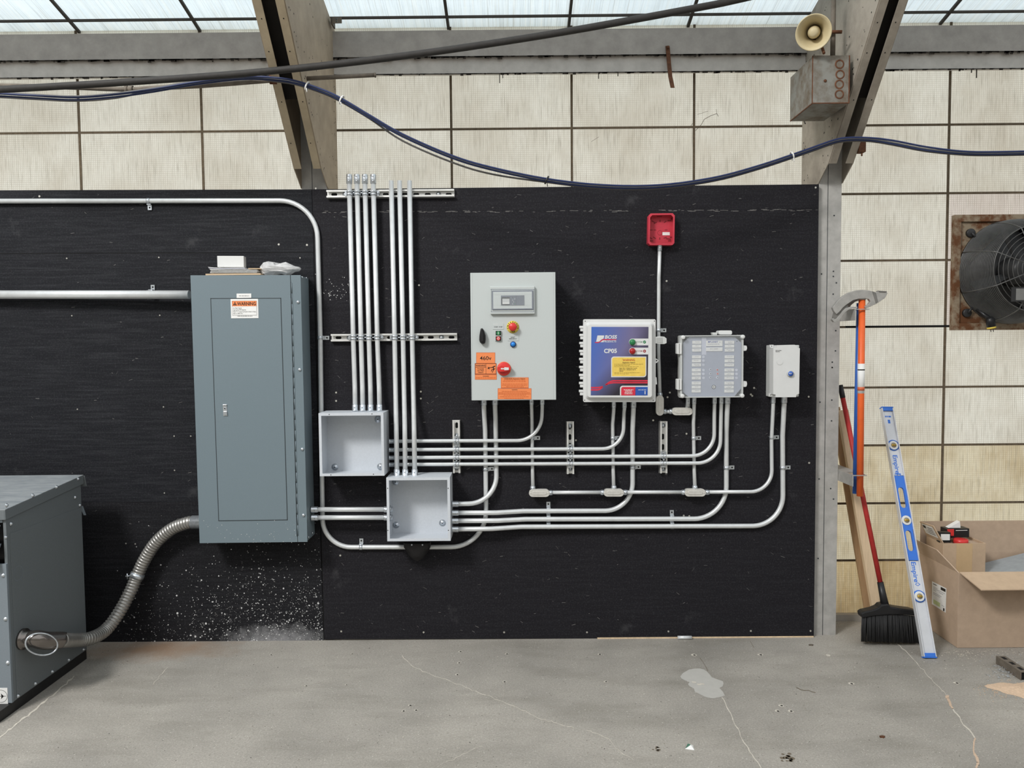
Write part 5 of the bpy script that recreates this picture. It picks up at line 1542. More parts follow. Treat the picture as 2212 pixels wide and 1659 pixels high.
# flexible steel conduit from transformer to breaker panel
hub = PX(*z8(118, 978), Xt)
fc = thing('flexible_conduit', 'ribbed flexible steel conduit curving from transformer up to breaker panel', 'flexible conduit', hub)
def fp(x, y, Y): return P(*z8(x, y), Y)
pan = P(431, 1127.5, -0.075); xlft = P(430.5, 1127, YP).x
R_ = 0.029
ctr = [fp(322, 984, hub.y+0.085), fp(400, 984, -0.40), fp(480, 974, -0.31), fp(560, 928, -0.20), fp(630, 835, -0.14), fp(690, 722, -0.09), fp(725, 640, -0.065), fp(762, 562, -0.055), fp(822, 470, -0.055), (fp(905, 398, -0.06)), fp(985, 366, -0.07), fp(1022, 361, -0.075)]
pth = smooth_path(ctr, 40)
# resample evenly and rib
L = [0.0]
for i in range(1, len(pth)): L.append(L[-1]+(pth[i]-pth[i-1]).length)
step = 0.0037; out = []; rad = []
j = 0; n_ = int(L[-1]/step)
for i in range(n_+1):
    s_ = i*step
    while j < len(L)-2 and L[j+1] < s_: j += 1
    t = (s_-L[j])/max(1e-9, L[j+1]-L[j])
    out.append(pth[j]+(pth[j+1]-pth[j])*t); rad.append(R_*(0.93, 1.04, 1.07, 1.0)[i % 4])
MB().tube(out, rad, 20).build('hose', M['flex'], fc)
i0 = min(range(len(out)), key=lambda i: (out[i]-fp(722, 643, -0.065)).length)
d = (out[i0+2]-out[i0-2]).normalized()
b = MB().lathe(out[i0]-d*0.012, d, [(0, R_*1.04), (0, R_*1.16), (0.024, R_*1.16), (0.024, R_*1.04)], 22, cap=False)
side_ = d.cross(Vector((0, 1, 0))).normalized()
for s_ in (1, -1):
    e = out[i0]+side_*s_*0
e = out[i0]+Vector((-R_*1.1, -0.012, 0.0))
b.tube([e+Vector((0.004, 0, 0.004)), e+Vector((-0.016, -0.004, 0.002))], 0.0035, 8); b.tube([e+Vector((-0.008, -0.003, -0.012)), e+Vector((-0.008, -0.003, 0.016))], 0.003, 8)
b.build('strap', M['zinc'], fc)
dE = (pan-out[-1]).normalized()
MB().lathe(Vector((xlft-0.0006, out[-1].y, out[-1].z)), (-1, 0, 0), [(0.002, R_*1.22), (0.012, R_*1.22), (0.013, R_*1.1), (xlft-out[-1].x+0.006, R_*1.1)], 20).build('connector', M['zinc'], fc)
# angle fitting
b = MB()
b.lathe((Xt+0.0005, hub.y, hub.z), (1, 0, 0), [(0, 0.043), (0.010, 0.043), (0.011, 0.034), (0.03, 0.034)], 22)
b.build('hub', M['chrome'], fc)
q0 = Vector((Xt+0.028, hub.y, hub.z)); q1 = Vector(out[0])
mid = smooth_path([q0, q0+Vector((0.03, 0.0, 0)), (q0+q1)/2+Vector((0.01, -0.012, 0)), q1, q1+(q1-q0).normalized()*0.012], 6)
nm = len(mid)
MB().tube(mid, [0.031+0.006*math.sin(math.pi*i/(nm-1)) for i in range(nm)], 20).build('angle_body', M['chrome'], fc)
e0, e1_ = q0+Vector((0.008, 0, 0)), q1
ringp = []
ax = (e1_-e0)/2; cc = (e0+e1_)/2
upv = Vector((0, 0, 1))
for k in range(33):
    a = 2*math.pi*k/32
    ringp.append(cc+ax*1.05*math.cos(a)+upv*0.046*math.sin(a)+Vector((0.012, -0.05, 0)))
MB().tube(ringp, 0.0034, 8, cap=False).build('clamp_loop', M['zinc'], fc)

# ------------------------------------------------------------------ overhead pipes and cables
Yp = -0.50
pp = [(-90, 197.5), (0, 193.5), (300, 175.5), (600, 152), (900, 117), (1200, 72), (1500, 18), (1590, 0), (1700, -26)]
tag(MB().tube(smooth_path([P(x, y, Yp) for x, y in pp], 8), 0.0145, 12).build('overhead_pipe', M['cable']), 'long dusty black pipe slanting up across the picture in front of the roof', 'pipe')
tag(MB().tube(smooth_path([P(x, y, -0.395) for x, y in ((-60, 184), (0, 185), (120, 187.5), (240, 192), (278, 193.2))], 6), 0.0105, 10).build('grimy_pipe', M['gpipe']), 'thin grimy pipe left of the coupling, below the black pipe', 'pipe')
g2 = thing('grimy_pipe', 'thin grimy pipe right of its coupling, clamped to the tan steel frame', 'pipe', P(278, 193, -0.395))
MB().tube(smooth_path([P(x, y, -0.395) for x, y in ((286, 193.2), (340, 190), (450, 184), (590, 173))], 6), 0.0105, 10).build('pipe', M['gpipe'], g2)
b = MB(); cpl = P(279, 193.2, -0.395)
b.lathe(cpl-Vector((0.016, 0, 0)), (1, 0, 0), [(0, 0.0125), (0.0, 0.0155), (0.012, 0.0155), (0.0121, 0.0128), (0.022, 0.0128), (0.0221, 0.0155), (0.034, 0.0155), (0.034, 0.0125)], 16, cap=False)
b.build('coupling', M['gpipe'], g2)
a = P(656, 170, -0.32); c = P(811, 162, -0.32)
b = MB().tube([a, c], 0.0095, 10); b.lathe(c, c-a, [(-0.004, 0.0115), (0.002, 0.0115)], 10)
tag(b.build('pipe_stub', M['gpipe']), 'open-ended stub of thin pipe sticking out right of the tan frame', 'pipe')
sk = P(590, 168, -0.43)
yf_ = PX(590, 132, XfL[0]).y-0.016
b = MB(); b.pbox(584, 119, 597, 146, yf_-0.012, yf_-0.007); b.pbox(582, 158, 597, 181, yf_-0.012, yf_-0.004)
b.pbox(588, 146, 593, 158, yf_-0.012, yf_-0.008)
tag(b.build('pipe_bracket', M['rust']), 'small rusty bracket clamping pipe and cables to the tan frame', 'bracket')
cab = [(-60, 203), (0, 204.5), (80, 209), (165, 213), (250, 207), (330, 196), (420, 180), (520, 168), (590, 170), (640, 178), (700, 198), (742, 218), (800, 252), (870, 292), (975, 338), (1060, 364), (1180, 389), (1300, 402), (1420, 402), (1540, 386), (1640, 360), (1740, 327), (1800, 306), (1832, 300), (1880, 300), (1930, 308), (2000, 322), (2080, 330), (2150, 331), (2260, 328)]
def cdepth(x):
    if x < 500: return -0.44
    if x < 640: return -0.44
    if x < 1750: return -0.44+(0.20)*(0.5-0.5*math.cos(math.pi*(x-640)/1110))
    return -0.24
specs = [('blue data cable running highest in the drooping bundle', M['cblue'], 0.0044, -2.6, 0.0), ('second blue data cable, along the underside of the drooping bundle', M['cblue'], 0.0040, 2.8, 1.0),
         ('grey cable in the middle of the drooping bundle', M['cgrey'], 0.0050, 0.7, 2.2), ('grey cable parting from the bundle in loose loops', M['cgrey'], 0.0042, 5.0, 3.1)]
for k, (lb, m, r, off, ph) in enumerate(specs):
    pts = []
    for i, (x, y) in enumerate(cab):
        loose = off+0.5*math.sin(i*1.1)
        if k == 3 and (300 < x < 560): loose -= 6
        if k == 3 and 860 < x < 1120: loose += 7
        if k == 2 and x < 560: loose -= 5
        if k == 0 and 1900 < x < 2060: loose -= 2
        pts.append(P(x, y+loose, cdepth(x)+(-0.0112, 0.0, 0.0105, 0.0210)[k]))
    tag(MB().tube(smooth_path(pts, 5), r, 8).build('data_cable', m), lb, 'cable', 'drooping data cables')
for k, (x, y, lb) in enumerate(((738, 216, 'pale zip tie round the cable bundle just right of the tan frame'), (1181, 389, 'dark zip tie low on the cable bundle'), (1711, 337, 'pale zip tie on the cable bundle near the metal box'), (664, 186, 'white zip tie round the cables on the tan frame'))):
    c = P(x, y, cdepth(x)); c2 = P(x+8, y+(4 if k != 2 else -2.5), cdepth(x))
    ax = (c2-c).normalized()
    b = MB().lathe(c-ax*0.003, ax, [(0, 0.0175), (0, 0.0195), (0.006, 0.0195), (0.006, 0.0175)], 14, cap=False)
    b.tube([c+Vector((0, -0.018, -0.014)), c+Vector((0.003, -0.020, -0.032))], 0.0018, 6)
    tag(b.build('zip_tie', M['paper'] if k != 1 else M['black']), lb, 'zip tie', 'zip ties on the cables')

# rusty strap hanging from the eave beam
b = MB()
for i, (q0, q1) in enumerate((((1443, 99), (1446, 135)), ((1446, 135), (1449, 165)), ((1449, 165), (1454, 189)))):
    Ya, Yb_ = (0.183, 0.175, 0.155, 0.125)[i], (0.183, 0.175, 0.155, 0.125)[i+1]
    w = 5.0
    pts = [P(q0[0]-w, q0[1], Ya), P(q0[0]+w*0.7, q0[1], Ya), P(q1[0]+w*0.7, q1[1], Yb_), P(q1[0]-w, q1[1], Yb_)]
    b.prism(pts, (0, 0.006, 0), 0)
b.lathe(P(1442.5, 103, 0.183), (0, 1, 0), [(-0.012, 0.004), (-0.011, 0.007), (-0.004, 0.007), (-0.003, 0.003), (0.0065, 0.003)], 8)
tag(b.build('hanging_strap', M['rust']), 'bent rusty metal strap hanging from the eave beam', 'metal strap')

# horn speaker, its riser and the metal box on the right frame
def z4(x, y): return (1680+x/3.95, y/3.95)
Yh = -0.42
hc = P(*z4(306, 277), Yh)
hd = Vector((-0.36, -0.86, -0.36)).normalized()
hs = thing('horn_speaker', 'cream horn loudspeaker at the top of the right steel frame', 'loudspeaker', hc)
Rm = 35.5*sc(Yh)
b = MB().lathe(hc, hd, [(-0.125, 0.022), (-0.10, 0.026), (-0.07, 0.035), (-0.04, 0.047), (-0.015, Rm*0.86), (0.0, Rm), (0.003, Rm*1.02), (0.004, Rm*0.97), (-0.012, Rm*0.82), (-0.038, 0.043), (-0.07, 0.031), (-0.09, 0.026)], 40, cap=False)
b.build('horn', M['horn'], hs)
MB().lathe(hc, hd, [(-0.095, 0.027), (-0.06, 0.0265), (-0.03, 0.024), (-0.014, 0.021), (-0.006, 0.017), (-0.003, 0.010), (-0.002, 0.001)], 26).build('centre_plug', M['horn'], hs)
MB().lathe(hc, hd, [(-0.165, 0.020), (-0.16, 0.030), (-0.13, 0.031), (-0.122, 0.023)], 22).build('driver', M['horn'], hs)
cj = hc-hd*0.09
br = P(*z4(395, 455), -0.40); br2 = P(*z4(470, 270), -0.36)
b = MB().tube([cj+Vector((0.0, 0.0, -0.03)), Vector((br.x, br.y+0.02, br.z+0.03)), br], 0.006, 8)
b.tube([cj+Vector((0.025, 0, 0)), P(*z4(548, 272), -0.36)], 0.0075, 8)
b.build('mounting_arm', M['rust'], hs)
# metal box
zt_ = XfR[0]
Ymb = -0.36
mbx = thing('metal_box', 'rust-spotted galvanised metal box with four ring knockouts under the horn speaker', 'metal box', P(1770, 260, -0.2))
q = [z4(302, 478), z4(612, 474), z4(592, 884), z4(292, 884)]
pf = [P(x, y, Ymb) for x, y in q]
shift = min(0, (zt_-0.006)-max(p.x for p in pf))
x0_ = min(pf[0].x, pf[3].x)+shift; x1_ = max(pf[1].x, pf[2].x)+shift
zz1, zz0 = pf[0].z, pf[3].z
b = MB().box(x0_, x1_, Ymb, Ymb+0.265, zz0, zz1)
b.build('case', M['rust_galv'], mbx, 0.002)
b = MB().box(x0_-0.001, x1_+0.001, Ymb-0.003, Ymb, zz0-0.001, zz1+0.001, 0)
b.build('cover', M['rust_galv'], mbx, 0.001)
b = MB()
for e in ((x0_-0.0014, x1_+0.0014, zz0-0.0014, zz0+0.003), (x1_-0.004, x1_+0.0014, zz0+0.003, zz1), (x0_-0.0014, x0_+0.002, zz0+0.003, zz1)):
    b.box(e[0], e[1], Ymb-0.0036, Ymb+0.0005, e[2], e[3])
b.box(x0_-0.0012, x0_+0.003, Ymb+0.0005, Ymb+0.262, zz0-0.0012, zz0+0.003)
b.build('rusted_edge', M['rust'], mbx)
for x, y in ((528, 548), (532, 636), (526, 720), (526, 805)):
    c = P(*z4(x, y), Ymb-0.003); c.x += shift
    MB().lathe(c, (0, -1, 0), [(0.0003, 0.0205), (0.0012, 0.0195), (0.0013, 0.0145), (0.0004, 0.0140)], 24, cap=False).build('knockout_ring', M['rust'], mbx)
c = P(*z4(405, 690), Ymb-0.003); c.x += shift
MB().lathe(c, (0, -1, 0), [(0, 0.007), (0.002, 0.0065), (0.0035, 0.003)], 10).build('screw', M['rust'], mbx)
xr_ = P(*z4(474, 100), -0.33).x
top = P(*z4(476, -60), -0.33)
rs = thing('riser_conduit', 'grimy conduit rising from the metal box past the horn speaker', 'conduit', (xr_, -0.33, zz1))
MB().tube([(xr_, -0.33, zz1+0.001), (xr_, -0.33, top.z)], 0.0105, 10).build('pipe', M['gpipe'], rs)
# rusty bracket remnant on the right flange
rm = PX(*z4(700, 1230), XfR[1]+0.006)
b = MB()
qa = PX(*z4(690, 1210), XfR[1]+0.006); qb_ = PX(*z4(690, 1300), XfR[1]+0.006)
b.box(XfR[1]+0.0042, XfR[1]+0.036, qa.y-0.012, qa.y+0.03, qb_.z, qa.z)
b.tube([(XfR[1]+0.02, qa.y-0.004, qb_.z+0.002), (XfR[1]+0.02, qa.y-0.004, qb_.z-0.018)], 0.004, 8)
tag(b.build('rusty_bracket', M['rust'], bevel=0.003), 'stubby rusty bracket on the right steel frame under the cables', 'bracket')

# ------------------------------------------------------------------ wall fan
fnx = thing('wall_fan', 'black wire-caged fan in a rusted square frame in the right wall', 'fan', P(2184, 712, YB-0.03))
Yfr = YB-0.035
fx = (P(2055.5, 588, Yfr).x, P(2184, 588, Yfr).x); hw = fx[1]-fx[0]
fz1, fz0 = P(2100, 463.5, Yfr).z, P(2100, 713, Yfr).z
cxF, czF = fx[1], (fz0+fz1)/2
hw = (fz1-fz0)/2
b = MB()
wf = 0.036
for a in ((cxF-hw, cxF-hw+wf, fz0, fz1), (cxF+hw-wf, cxF+hw, fz0, fz1), (cxF-hw+wf, cxF+hw-wf, fz0, fz0+wf), (cxF-hw+wf, cxF+hw-wf, fz1-wf, fz1)):
    b.box(a[0], a[1], Yfr, YB-0.005, a[2], a[3])
Rg = 111*sc(YB-0.05)
# corner plates between square frame and round opening
for sx1 in (-1, 1):
    for sz1 in (-1, 1):
        pts = [(cxF+sx1*(hw-wf), 0, czF+sz1*(hw-wf))]
        for k in range(9):
            a = math.pi/2*k/8
            pts.append((cxF+sx1*Rg*1.0*math.sin(a), 0, czF+sz1*Rg*math.cos(a)))
        pts = [pts[0]]+[(cxF, 0, czF+sz1*(hw-wf))]+pts[1:]+[(cxF+sx1*(hw-wf), 0, czF)]
        b.prism([(p[0], YB-0.022, p[2]) for p in pts], (0, 0.012, 0))
b.build('frame', M['rust_frame'], fnx, 0.002)
MB().lathe((cxF, YB-0.012, czF), (0, -1, 0), [(0, Rg*1.01), (0.002, Rg*1.01)], 40).build('back_plate', M['fanblk'], fnx)
dpt = 0.20
def gr(t): return Rg*(1.0-0.20*t**2.2)            # cage radius from back (0) to front (1)
b = MB()
for k in range(30):
    t = k/29; r_ = gr(t); y = YB-0.03-dpt*t
    b.tube([(cxF+r_*math.cos(2*math.pi*j/44), y, czF+r_*math.sin(2*math.pi*j/44)) for j in range(45)], 0.0028 if k in (0, 29) else 0.0015, 6, cap=False)
for k in range(9):
    r_ = gr(1)*(1-k/9.5); y = YB-0.03-dpt-0.01*math.sin(k/9*1.5)
    b.tube([(cxF+r_*math.cos(2*math.pi*j/44), y, czF+r_*math.sin(2*math.pi*j/44)) for j in range(45)], 0.0026 if k == 0 else 0.0015, 6, cap=False)
for k in range(8):
    a = 2*math.pi*(k+0.5)/8
    b.tube([(cxF+gr(t/8)*math.cos(a)*1.006, YB-0.03-dpt*t/8, czF+gr(t/8)*math.sin(a)*1.006) for t in range(9)]+[(cxF+0.05*math.cos(a), YB-0.03-dpt-0.012, czF+0.05*math.sin(a))], 0.003, 6)
b.build('guard_cage', M['wire'], fnx)
MB().lathe((cxF, YB-0.03, czF), (0, -1, 0), [(0, 0.075), (0.05, 0.075), (0.055, 0.068), (0.12, 0.066), (0.128, 0.05), (0.13, 0.001)], 28).build('motor', M['fanblk'], fnx)
for k in range(4):
    a = 2*math.pi*k/4+0.35
    b = MB(); pts0 = []
    for i in range(6):
        r_ = 0.07+(Rg*0.9-0.07)*i/5; w = 0.35-0.10*i/5
        for s_, yy in ((-1, 0.018), (1, -0.018)):
            aa = a+s_*w/2
            pts0.append((cxF+r_*math.cos(aa), YB-0.09+yy, czF+r_*math.sin(aa)))
    fs = []
    for i in range(5): fs += [(2*i, 2*i+1, 2*i+3, 2*i+2)]
    n0 = len(pts0)
    b.add(pts0+[(p[0], p[1]+0.003, p[2]) for p in pts0], fs+[tuple(n0+q for q in reversed(f)) for f in fs])
    b.build('blade', M['fanblk'], fnx)
q = P(2199, 636, YB-0.245)
b = MB().box(q.x-0.034, q.x+0.034, q.y-0.003, q.y, q.z-0.035, q.z+0.035, 0); b.box(q.x-0.012, q.x+0.03, q.y-0.004, q.y-0.003, q.z-0.028, q.z+0.028, 1)
b.build('rating_plate', [M['fanblk'], mat('dull_plate', (118, 118, 116), 0.5)], fnx)
for x, y, tx, ty in ((2098, 503, 2112, 514), (2090, 676, 2103, 664)):
    c = P(x, y, Yfr); e = P(tx, ty, Yfr-0.02)
    b = MB().lathe((c.x, YB-0.022, c.z), (0, -1, 0), [(0, 0.022), (0.014, 0.022), (0.016, 0.018)], 20)
    b.tube([(c.x, YB-0.04, c.z), (e.x, YB-0.045, e.z)], 0.006, 8)
    b.build('cage_clamp', M['fanblk'], fnx)
pl = thing('power_plug', 'black and yellow power plug dangling below the fan cage', 'plug', P(2141, 712, YB-0.1))
c1, c2 = P(2139, 690, YB-0.10), P(2141.5, 706, YB-0.10)
dd = (c2-c1)
b = MB().tube([P(2110, 668, YB-0.055), P(2126, 680, YB-0.075), c1], 0.011, 10); b.lathe(c1, dd, [(-0.012, 0.012), (0.0, 0.021), (dd.length, 0.022)], 18)
b.build('body', M['black'], pl)
b = MB().lathe(c2, dd, [(0, 0.0215), (0.009, 0.0205)], 18); b.build('face', M['yellow'], pl)
b = MB()
for o_ in (-0.006, 0.007): b.tube([c2+dd.normalized()*0.009+Vector((o_, 0, 0)), c2+dd.normalized()*0.026+Vector((o_, 0, 0))], 0.0022, 6)
b.build('prongs', M['alu_dark'], pl)
# ------------------------------------------------------------------ tools beside the right column
Xr = XfR[1]+0.0005
def u2(x, y): return (1780+x/3.318, 600+y/3.318)
def angle_bar(ytop_px, label):
    z = P(1845, ytop_px, -0.13).z
    xa, xb = Xr+0.0005, Xr+0.070
    ya, yb = -0.135, 0.20
    root = thing('aluminium_angle', label, 'bracket', (xa, 0, z), 'aluminium arms on the right column')
    b = MB().box(xa, xa+0.005, ya, yb, z-0.05, z)
    b.build('upright_leg', M['alu'], root)
    b = MB()
    hx0, hx1, hy0, hy1 = xa+0.010, xb-0.003, ya+0.006, ya+0.095
    b.box(xa, xb, ya, hy0, z, z+0.004); b.box(xa, hx0, hy0, hy1, z, z+0.004); b.box(hx1, xb, hy0, hy1, z, z+0.004); b.box(xa, xb, hy1, yb, z, z+0.004)
    b.build('top_leg', M['alu'], root)
    return z
za = angle_bar(669, 'upper aluminium angle arm on the column, holding the bender heads')
zb_ = angle_bar(1028, 'lower aluminium angle arm on the column, steadying the tool handles')
# orange bender
YO = -0.108
ob = thing('conduit_bender', 'conduit bender with long orange handle and bare aluminium shoe', 'pipe bender', P(1857, 1071, YO), 'conduit benders on the column')
ot, o_b = P(1862, 646, YO), P(1857.5, 1071.5, YO)
MB().tube([ot, ot+(o_b-ot)*0.5, o_b], 0.0152, 16).build('handle', M['tool_orange'], ob)
l0, l1 = 0.325, 0.475
b = MB().tube([ot+(o_b-ot)*l0, ot+(o_b-ot)*l1], 0.0156, 16, 0)
b.tube([ot+(o_b-ot)*(l0+0.028), ot+(o_b-ot)*(l0+0.034)], 0.0159, 16, 1)
b.tube([ot+(o_b-ot)*(l1-0.032), ot+(o_b-ot)*(l1-0.014)], 0.0159, 16, 2)
b.build('wrap_label', [M['paper'], M['ink'], mat('label_orange', (196, 96, 60), 0.6)], ob)
b = MB()
cres = [(62, 215), (75, 197), (100, 165), (135, 133), (180, 105), (230, 90), (280, 86), (330, 92), (375, 105), (392, 96), (450, 97), (456, 112), (438, 145), (380, 185), (300, 222), (292, 205), (322, 188), (334, 170), (322, 152), (296, 148), (250, 150), (210, 160), (165, 190), (135, 215), (110, 245), (90, 262), (72, 240)]
b.pprism([u2(*p) for p in cres], -0.132, -0.112, 0)
hook = [(58, 300), (72, 318), (100, 314), (120, 295), (145, 255), (175, 230), (210, 218), (240, 218), (240, 207), (200, 206), (160, 216), (135, 238), (112, 268), (92, 292), (76, 296), (66, 288)]
b.pprism([u2(*p) for p in hook], -0.132, -0.112, 0)
b.pprism([u2(*p) for p in ((72, 240), (90, 262), (135, 215), (165, 190), (175, 205), (140, 232), (115, 264), (94, 290), (74, 294), (60, 288))], -0.124, -0.116, 1)
b.pprism([u2(*p) for p in ((345, 96), (372, 106), (388, 172), (372, 184))], -0.1335, -0.131, 1)
b.pprism([u2(*p) for p in ((392, 92), (452, 96), (446, 104), (398, 102))], -0.136, -0.108, 1)
b.build('shoe', [M['alu'], M['alu_dark']], ob, 0.002)
s0, s1 = P(*u2(272, 102), YO), P(*u2(270, 158), YO)
MB().tube([s0, s1], 0.0185, 18).build('socket', M['alu'], ob)
# blue handled one behind it
YBl = -0.064
bb = thing('conduit_bender', 'blue-handled bender hanging behind the orange one', 'pipe bender', P(1846, 1068, YBl), 'conduit benders on the column')
t0, t1 = P(1856.5, 655, YBl), P(1847.5, 1066, YBl)
MB().tube([t0, t1], 0.0130, 14).build('handle', M['tool_blue'], bb)
b = MB()
for k in range(5):
    p = t0+(t1-t0)*(0.57+0.022*k); b.box(p.x-0.004, p.x+0.003, p.y-0.0136, p.y-0.0128, p.z-0.003, p.z+0.003)
b.build('pale_lettering', M['paper'], bb)
b = MB(); b.pprism([u2(*p) for p in ((150, 220), (165, 170), (200, 140), (236, 128), (260, 128), (260, 160), (225, 172), (195, 196), (180, 228))], -0.075, -0.05, 0)
b.build('shoe', M['alu_dark'], bb, 0.002)

# broom
def u3(x, y): return (1780+x/3.771, 1000+y/3.771)
bro = thing('broom', 'red-handled broom with wide black bristles leaning by the column', 'broom', P(1920, 1388, -0.10))
YHd = -0.085
h0 = P(*u3(492, 1140), YHd); h1 = P(1815, 832, 0.150)
dv = (h1-h0)
MB().tube([h0+dv*0.085, h1-dv*0.06], 0.0118, 14).build('handle', M['redwood'], bro)
MB().tube([h1-dv*0.062, h1-dv*0.06, h1], [0.012, 0.0135, 0.013], 12).build('end_cap', M['black'], bro)
MB().tube([h0-dv*0.01, h0+dv*0.03, h0+dv*0.092], [0.019, 0.0165, 0.0145], 16).build('ferrule', M['black'], bro)
b = MB()
b.pprism([u3(*p) for p in ((303, 1228), (330, 1213), (400, 1198), (445, 1180), (466, 1158), (520, 1150), (548, 1172), (620, 1186), (720, 1198), (770, 1214), (774, 1250), (650, 1240), (540, 1238), (420, 1246), (312, 1266))], -0.112, -0.062, 0)
b.build('head', M['black'], bro, 0.006)
b = MB()
nb = 46
for row in range(3):
    for i in range(nb):
        u = (i+0.5+random.uniform(-.3, .3))/nb
        xt_, yt_ = 308+u*460, 1262-18*math.sin(u*math.pi)
        xb_, yb_ = 302+u*486, 1452+u*16+random.uniform(-3, 4)
        Yt_, Yb2 = -0.104+row*0.016, -0.118+row*0.024+random.uniform(-.004, .004)
        p, q = P(*u3(xt_, yt_), Yt_), P(*u3(xb_, yb_), Yb2)
        q.z = max(q.z, 0.001)
        m_ = (p+q)/2+Vector((random.uniform(-.003, .003), random.uniform(-.003, .003), 0))
        b.tube([p+(p-q)*0.05, m_, q], [0.0030, 0.0034, 0.0028], 5)
ob_ = b.build('bristles', M['bristle'], bro)

# timber leaning behind the broom
def plank(label, bot, top, w, th, m):
    bot, top = Vector(bot), Vector(top)
    d = (top-bot); L = d.length; zax = d.normalized()
    yax = Vector((0, 1, 0)); yax = (yax-zax*yax.dot(zax)).normalized(); xax = yax.cross(zax)
    mt = Matrix((xax, yax, zax)).transposed().to_4x4(); mt.translation = bot
    b = MB().box(-w/2, w/2, -th/2, th/2, 0, L)
    o = b.xform(mt)
    zm = min(v.z for v in o.v)
    for v in o.v: v.z -= zm
    o = o.build('timber_plank', m, bevel=0.0015)
    return tag(o, label, 'plank', 'planks leaning behind the broom')
plank('pale timber plank leaning behind the red broom handle', P(1901, 1352, 0.092), P(1820, 880, 0.192), 0.052, 0.028, M['wood'])
plank('darker weathered plank behind the pale one, next to the column', P(1882, 1340, 0.158), P(1804, 872, 0.231), 0.045, 0.018, M['wood2'])

# spirit level
lb_, lt = P(2007.5, 1419.5, -0.262), P(1914.5, 880, 0.225)
lb_.z = 0.0
lv = thing('spirit_level', 'long silver and blue spirit level leaning on the wall', 'spirit level', lb_)
d = lt-lb_; LL = d.length; zax = d.normalized()
xax = Vector((1, 0.02, 0)); xax = (xax-zax*xax.dot(zax)).normalized(); yax = zax.cross(xax)
ML = Matrix((xax, yax, zax)).transposed().to_4x4(); ML.translation = lb_
ROWS = [-10, -0.1]
def lev(z): return LL*z
hw, ht = 0.0295, 0.0125
def put(b, name, mats, bevel=0.0):
    b.xform(ML)
    return b.build(name, mats, lv, bevel)
def slot(x0, x1, z0, z1, k=8):
    r = (x1-x0)/2; c = (x0+x1)/2; out = []
    for s_ in (1, -1):
        for j in range(k+1):
            a = math.pi*j/k if s_ == 1 else math.pi+math.pi*j/k
            zc = z1-r if s_ == 1 else z0+r
            out.append((c+r*math.cos(a), zc+r*math.sin(a)))
    return out
def web_with_hole(b, z0, z1, hole, y0, y1, mi):
    """flat bar from z0 to z1 with one outline cut out (ring of quads, both sides, inner wall)"""
    X0, X1 = -hw+0.004, hw-0.004
    n = len(hole); cz = (z0+z1)/2
    outer = []
    hx = sum(h[0] for h in hole)/n; hz = sum(h[1] for h in hole)/n
    for x, z in hole:
        dx, dz = x-hx, z-hz
        t = min(((X1 if dx > 0 else X0)-hx)/dx if abs(dx) > 1e-6 else 9e9, ((z1 if dz > 0 else z0)-hz)/dz if abs(dz) > 1e-6 else 9e9)
        outer.append((hx+dx*t, hz+dz*t))
    v = [(x, y0, z) for x, z in hole]+[(x, y0, z) for x, z in outer]+[(x, y1, z) for x, z in hole]+[(x, y1, z) for x, z in outer]
    f = []
    for i in range(n):
        j = (i+1) % n
        f += [(i, n+i, n+j, j), (2*n+i, 2*n+j, 3*n+j, 3*n+i), (i, j, 2*n+j, 2*n+i)]
    b.add(v, f, mi)
    # corners the ring leaves open
    for sx1, X in ((-1, X0), (1, X1)):
        for sz1, Z in ((-1, z0), (1, z1)):
            near = [o for o in outer if (o[0]-hx)*sx1 > 0 and (o[1]-hz)*sz1 > 0]
            if not near: continue
            ez = max((o for o in near if abs(o[1]-Z) < 1e-6), key=lambda o: o[0]*sx1, default=None)
            exx = max((o for o in near if abs(o[0]-X) < 1e-6), key=lambda o: o[1]*sz1, default=None)
            if ez and exx:
                for y in (y0, y1): b.add([(ez[0], y, ez[1]), (X, y, Z), (exx[0], y, exx[1])], [(0, 1, 2)], mi)
b = MB()
b.box(-hw, -hw+0.004, -ht, ht, 0.006, LL-0.006, 0); b.box(hw-0.004, hw, -ht, ht, 0.006, LL-0.006, 0)
for z0, z1 in ((0.006, 0.36*LL), (0.705*LL, LL-0.006)):
    b.box(-hw+0.004, hw-0.004, -0.003, 0.003, z0, z1, 0)
put(b, 'frame', [M['lvl_sil']], 0.0006)
b = MB()
za_, zb2 = 0.382*LL, 0.665*LL
z_s = [0.362*LL, 0.382*LL, 0.478*LL, 0.485*LL, 0.548*LL, 0.556*LL, 0.648*LL, 0.703*LL]
web_with_hole(b, 0.362*LL, 0.484*LL, slot(-0.015, 0.015, 0.398*LL, 0.480*LL), -0.006, 0.006, 0)
b.box(-hw+0.004, hw-0.004, -0.006, 0.006, 0.484*LL, 0.556*LL, 0)
web_with_hole(b, 0.556*LL, 0.703*LL, slot(-0.015, 0.015, 0.570*LL, 0.655*LL), -0.006, 0.006, 0)
put(b, 'grip', [M['lvl_blue']])
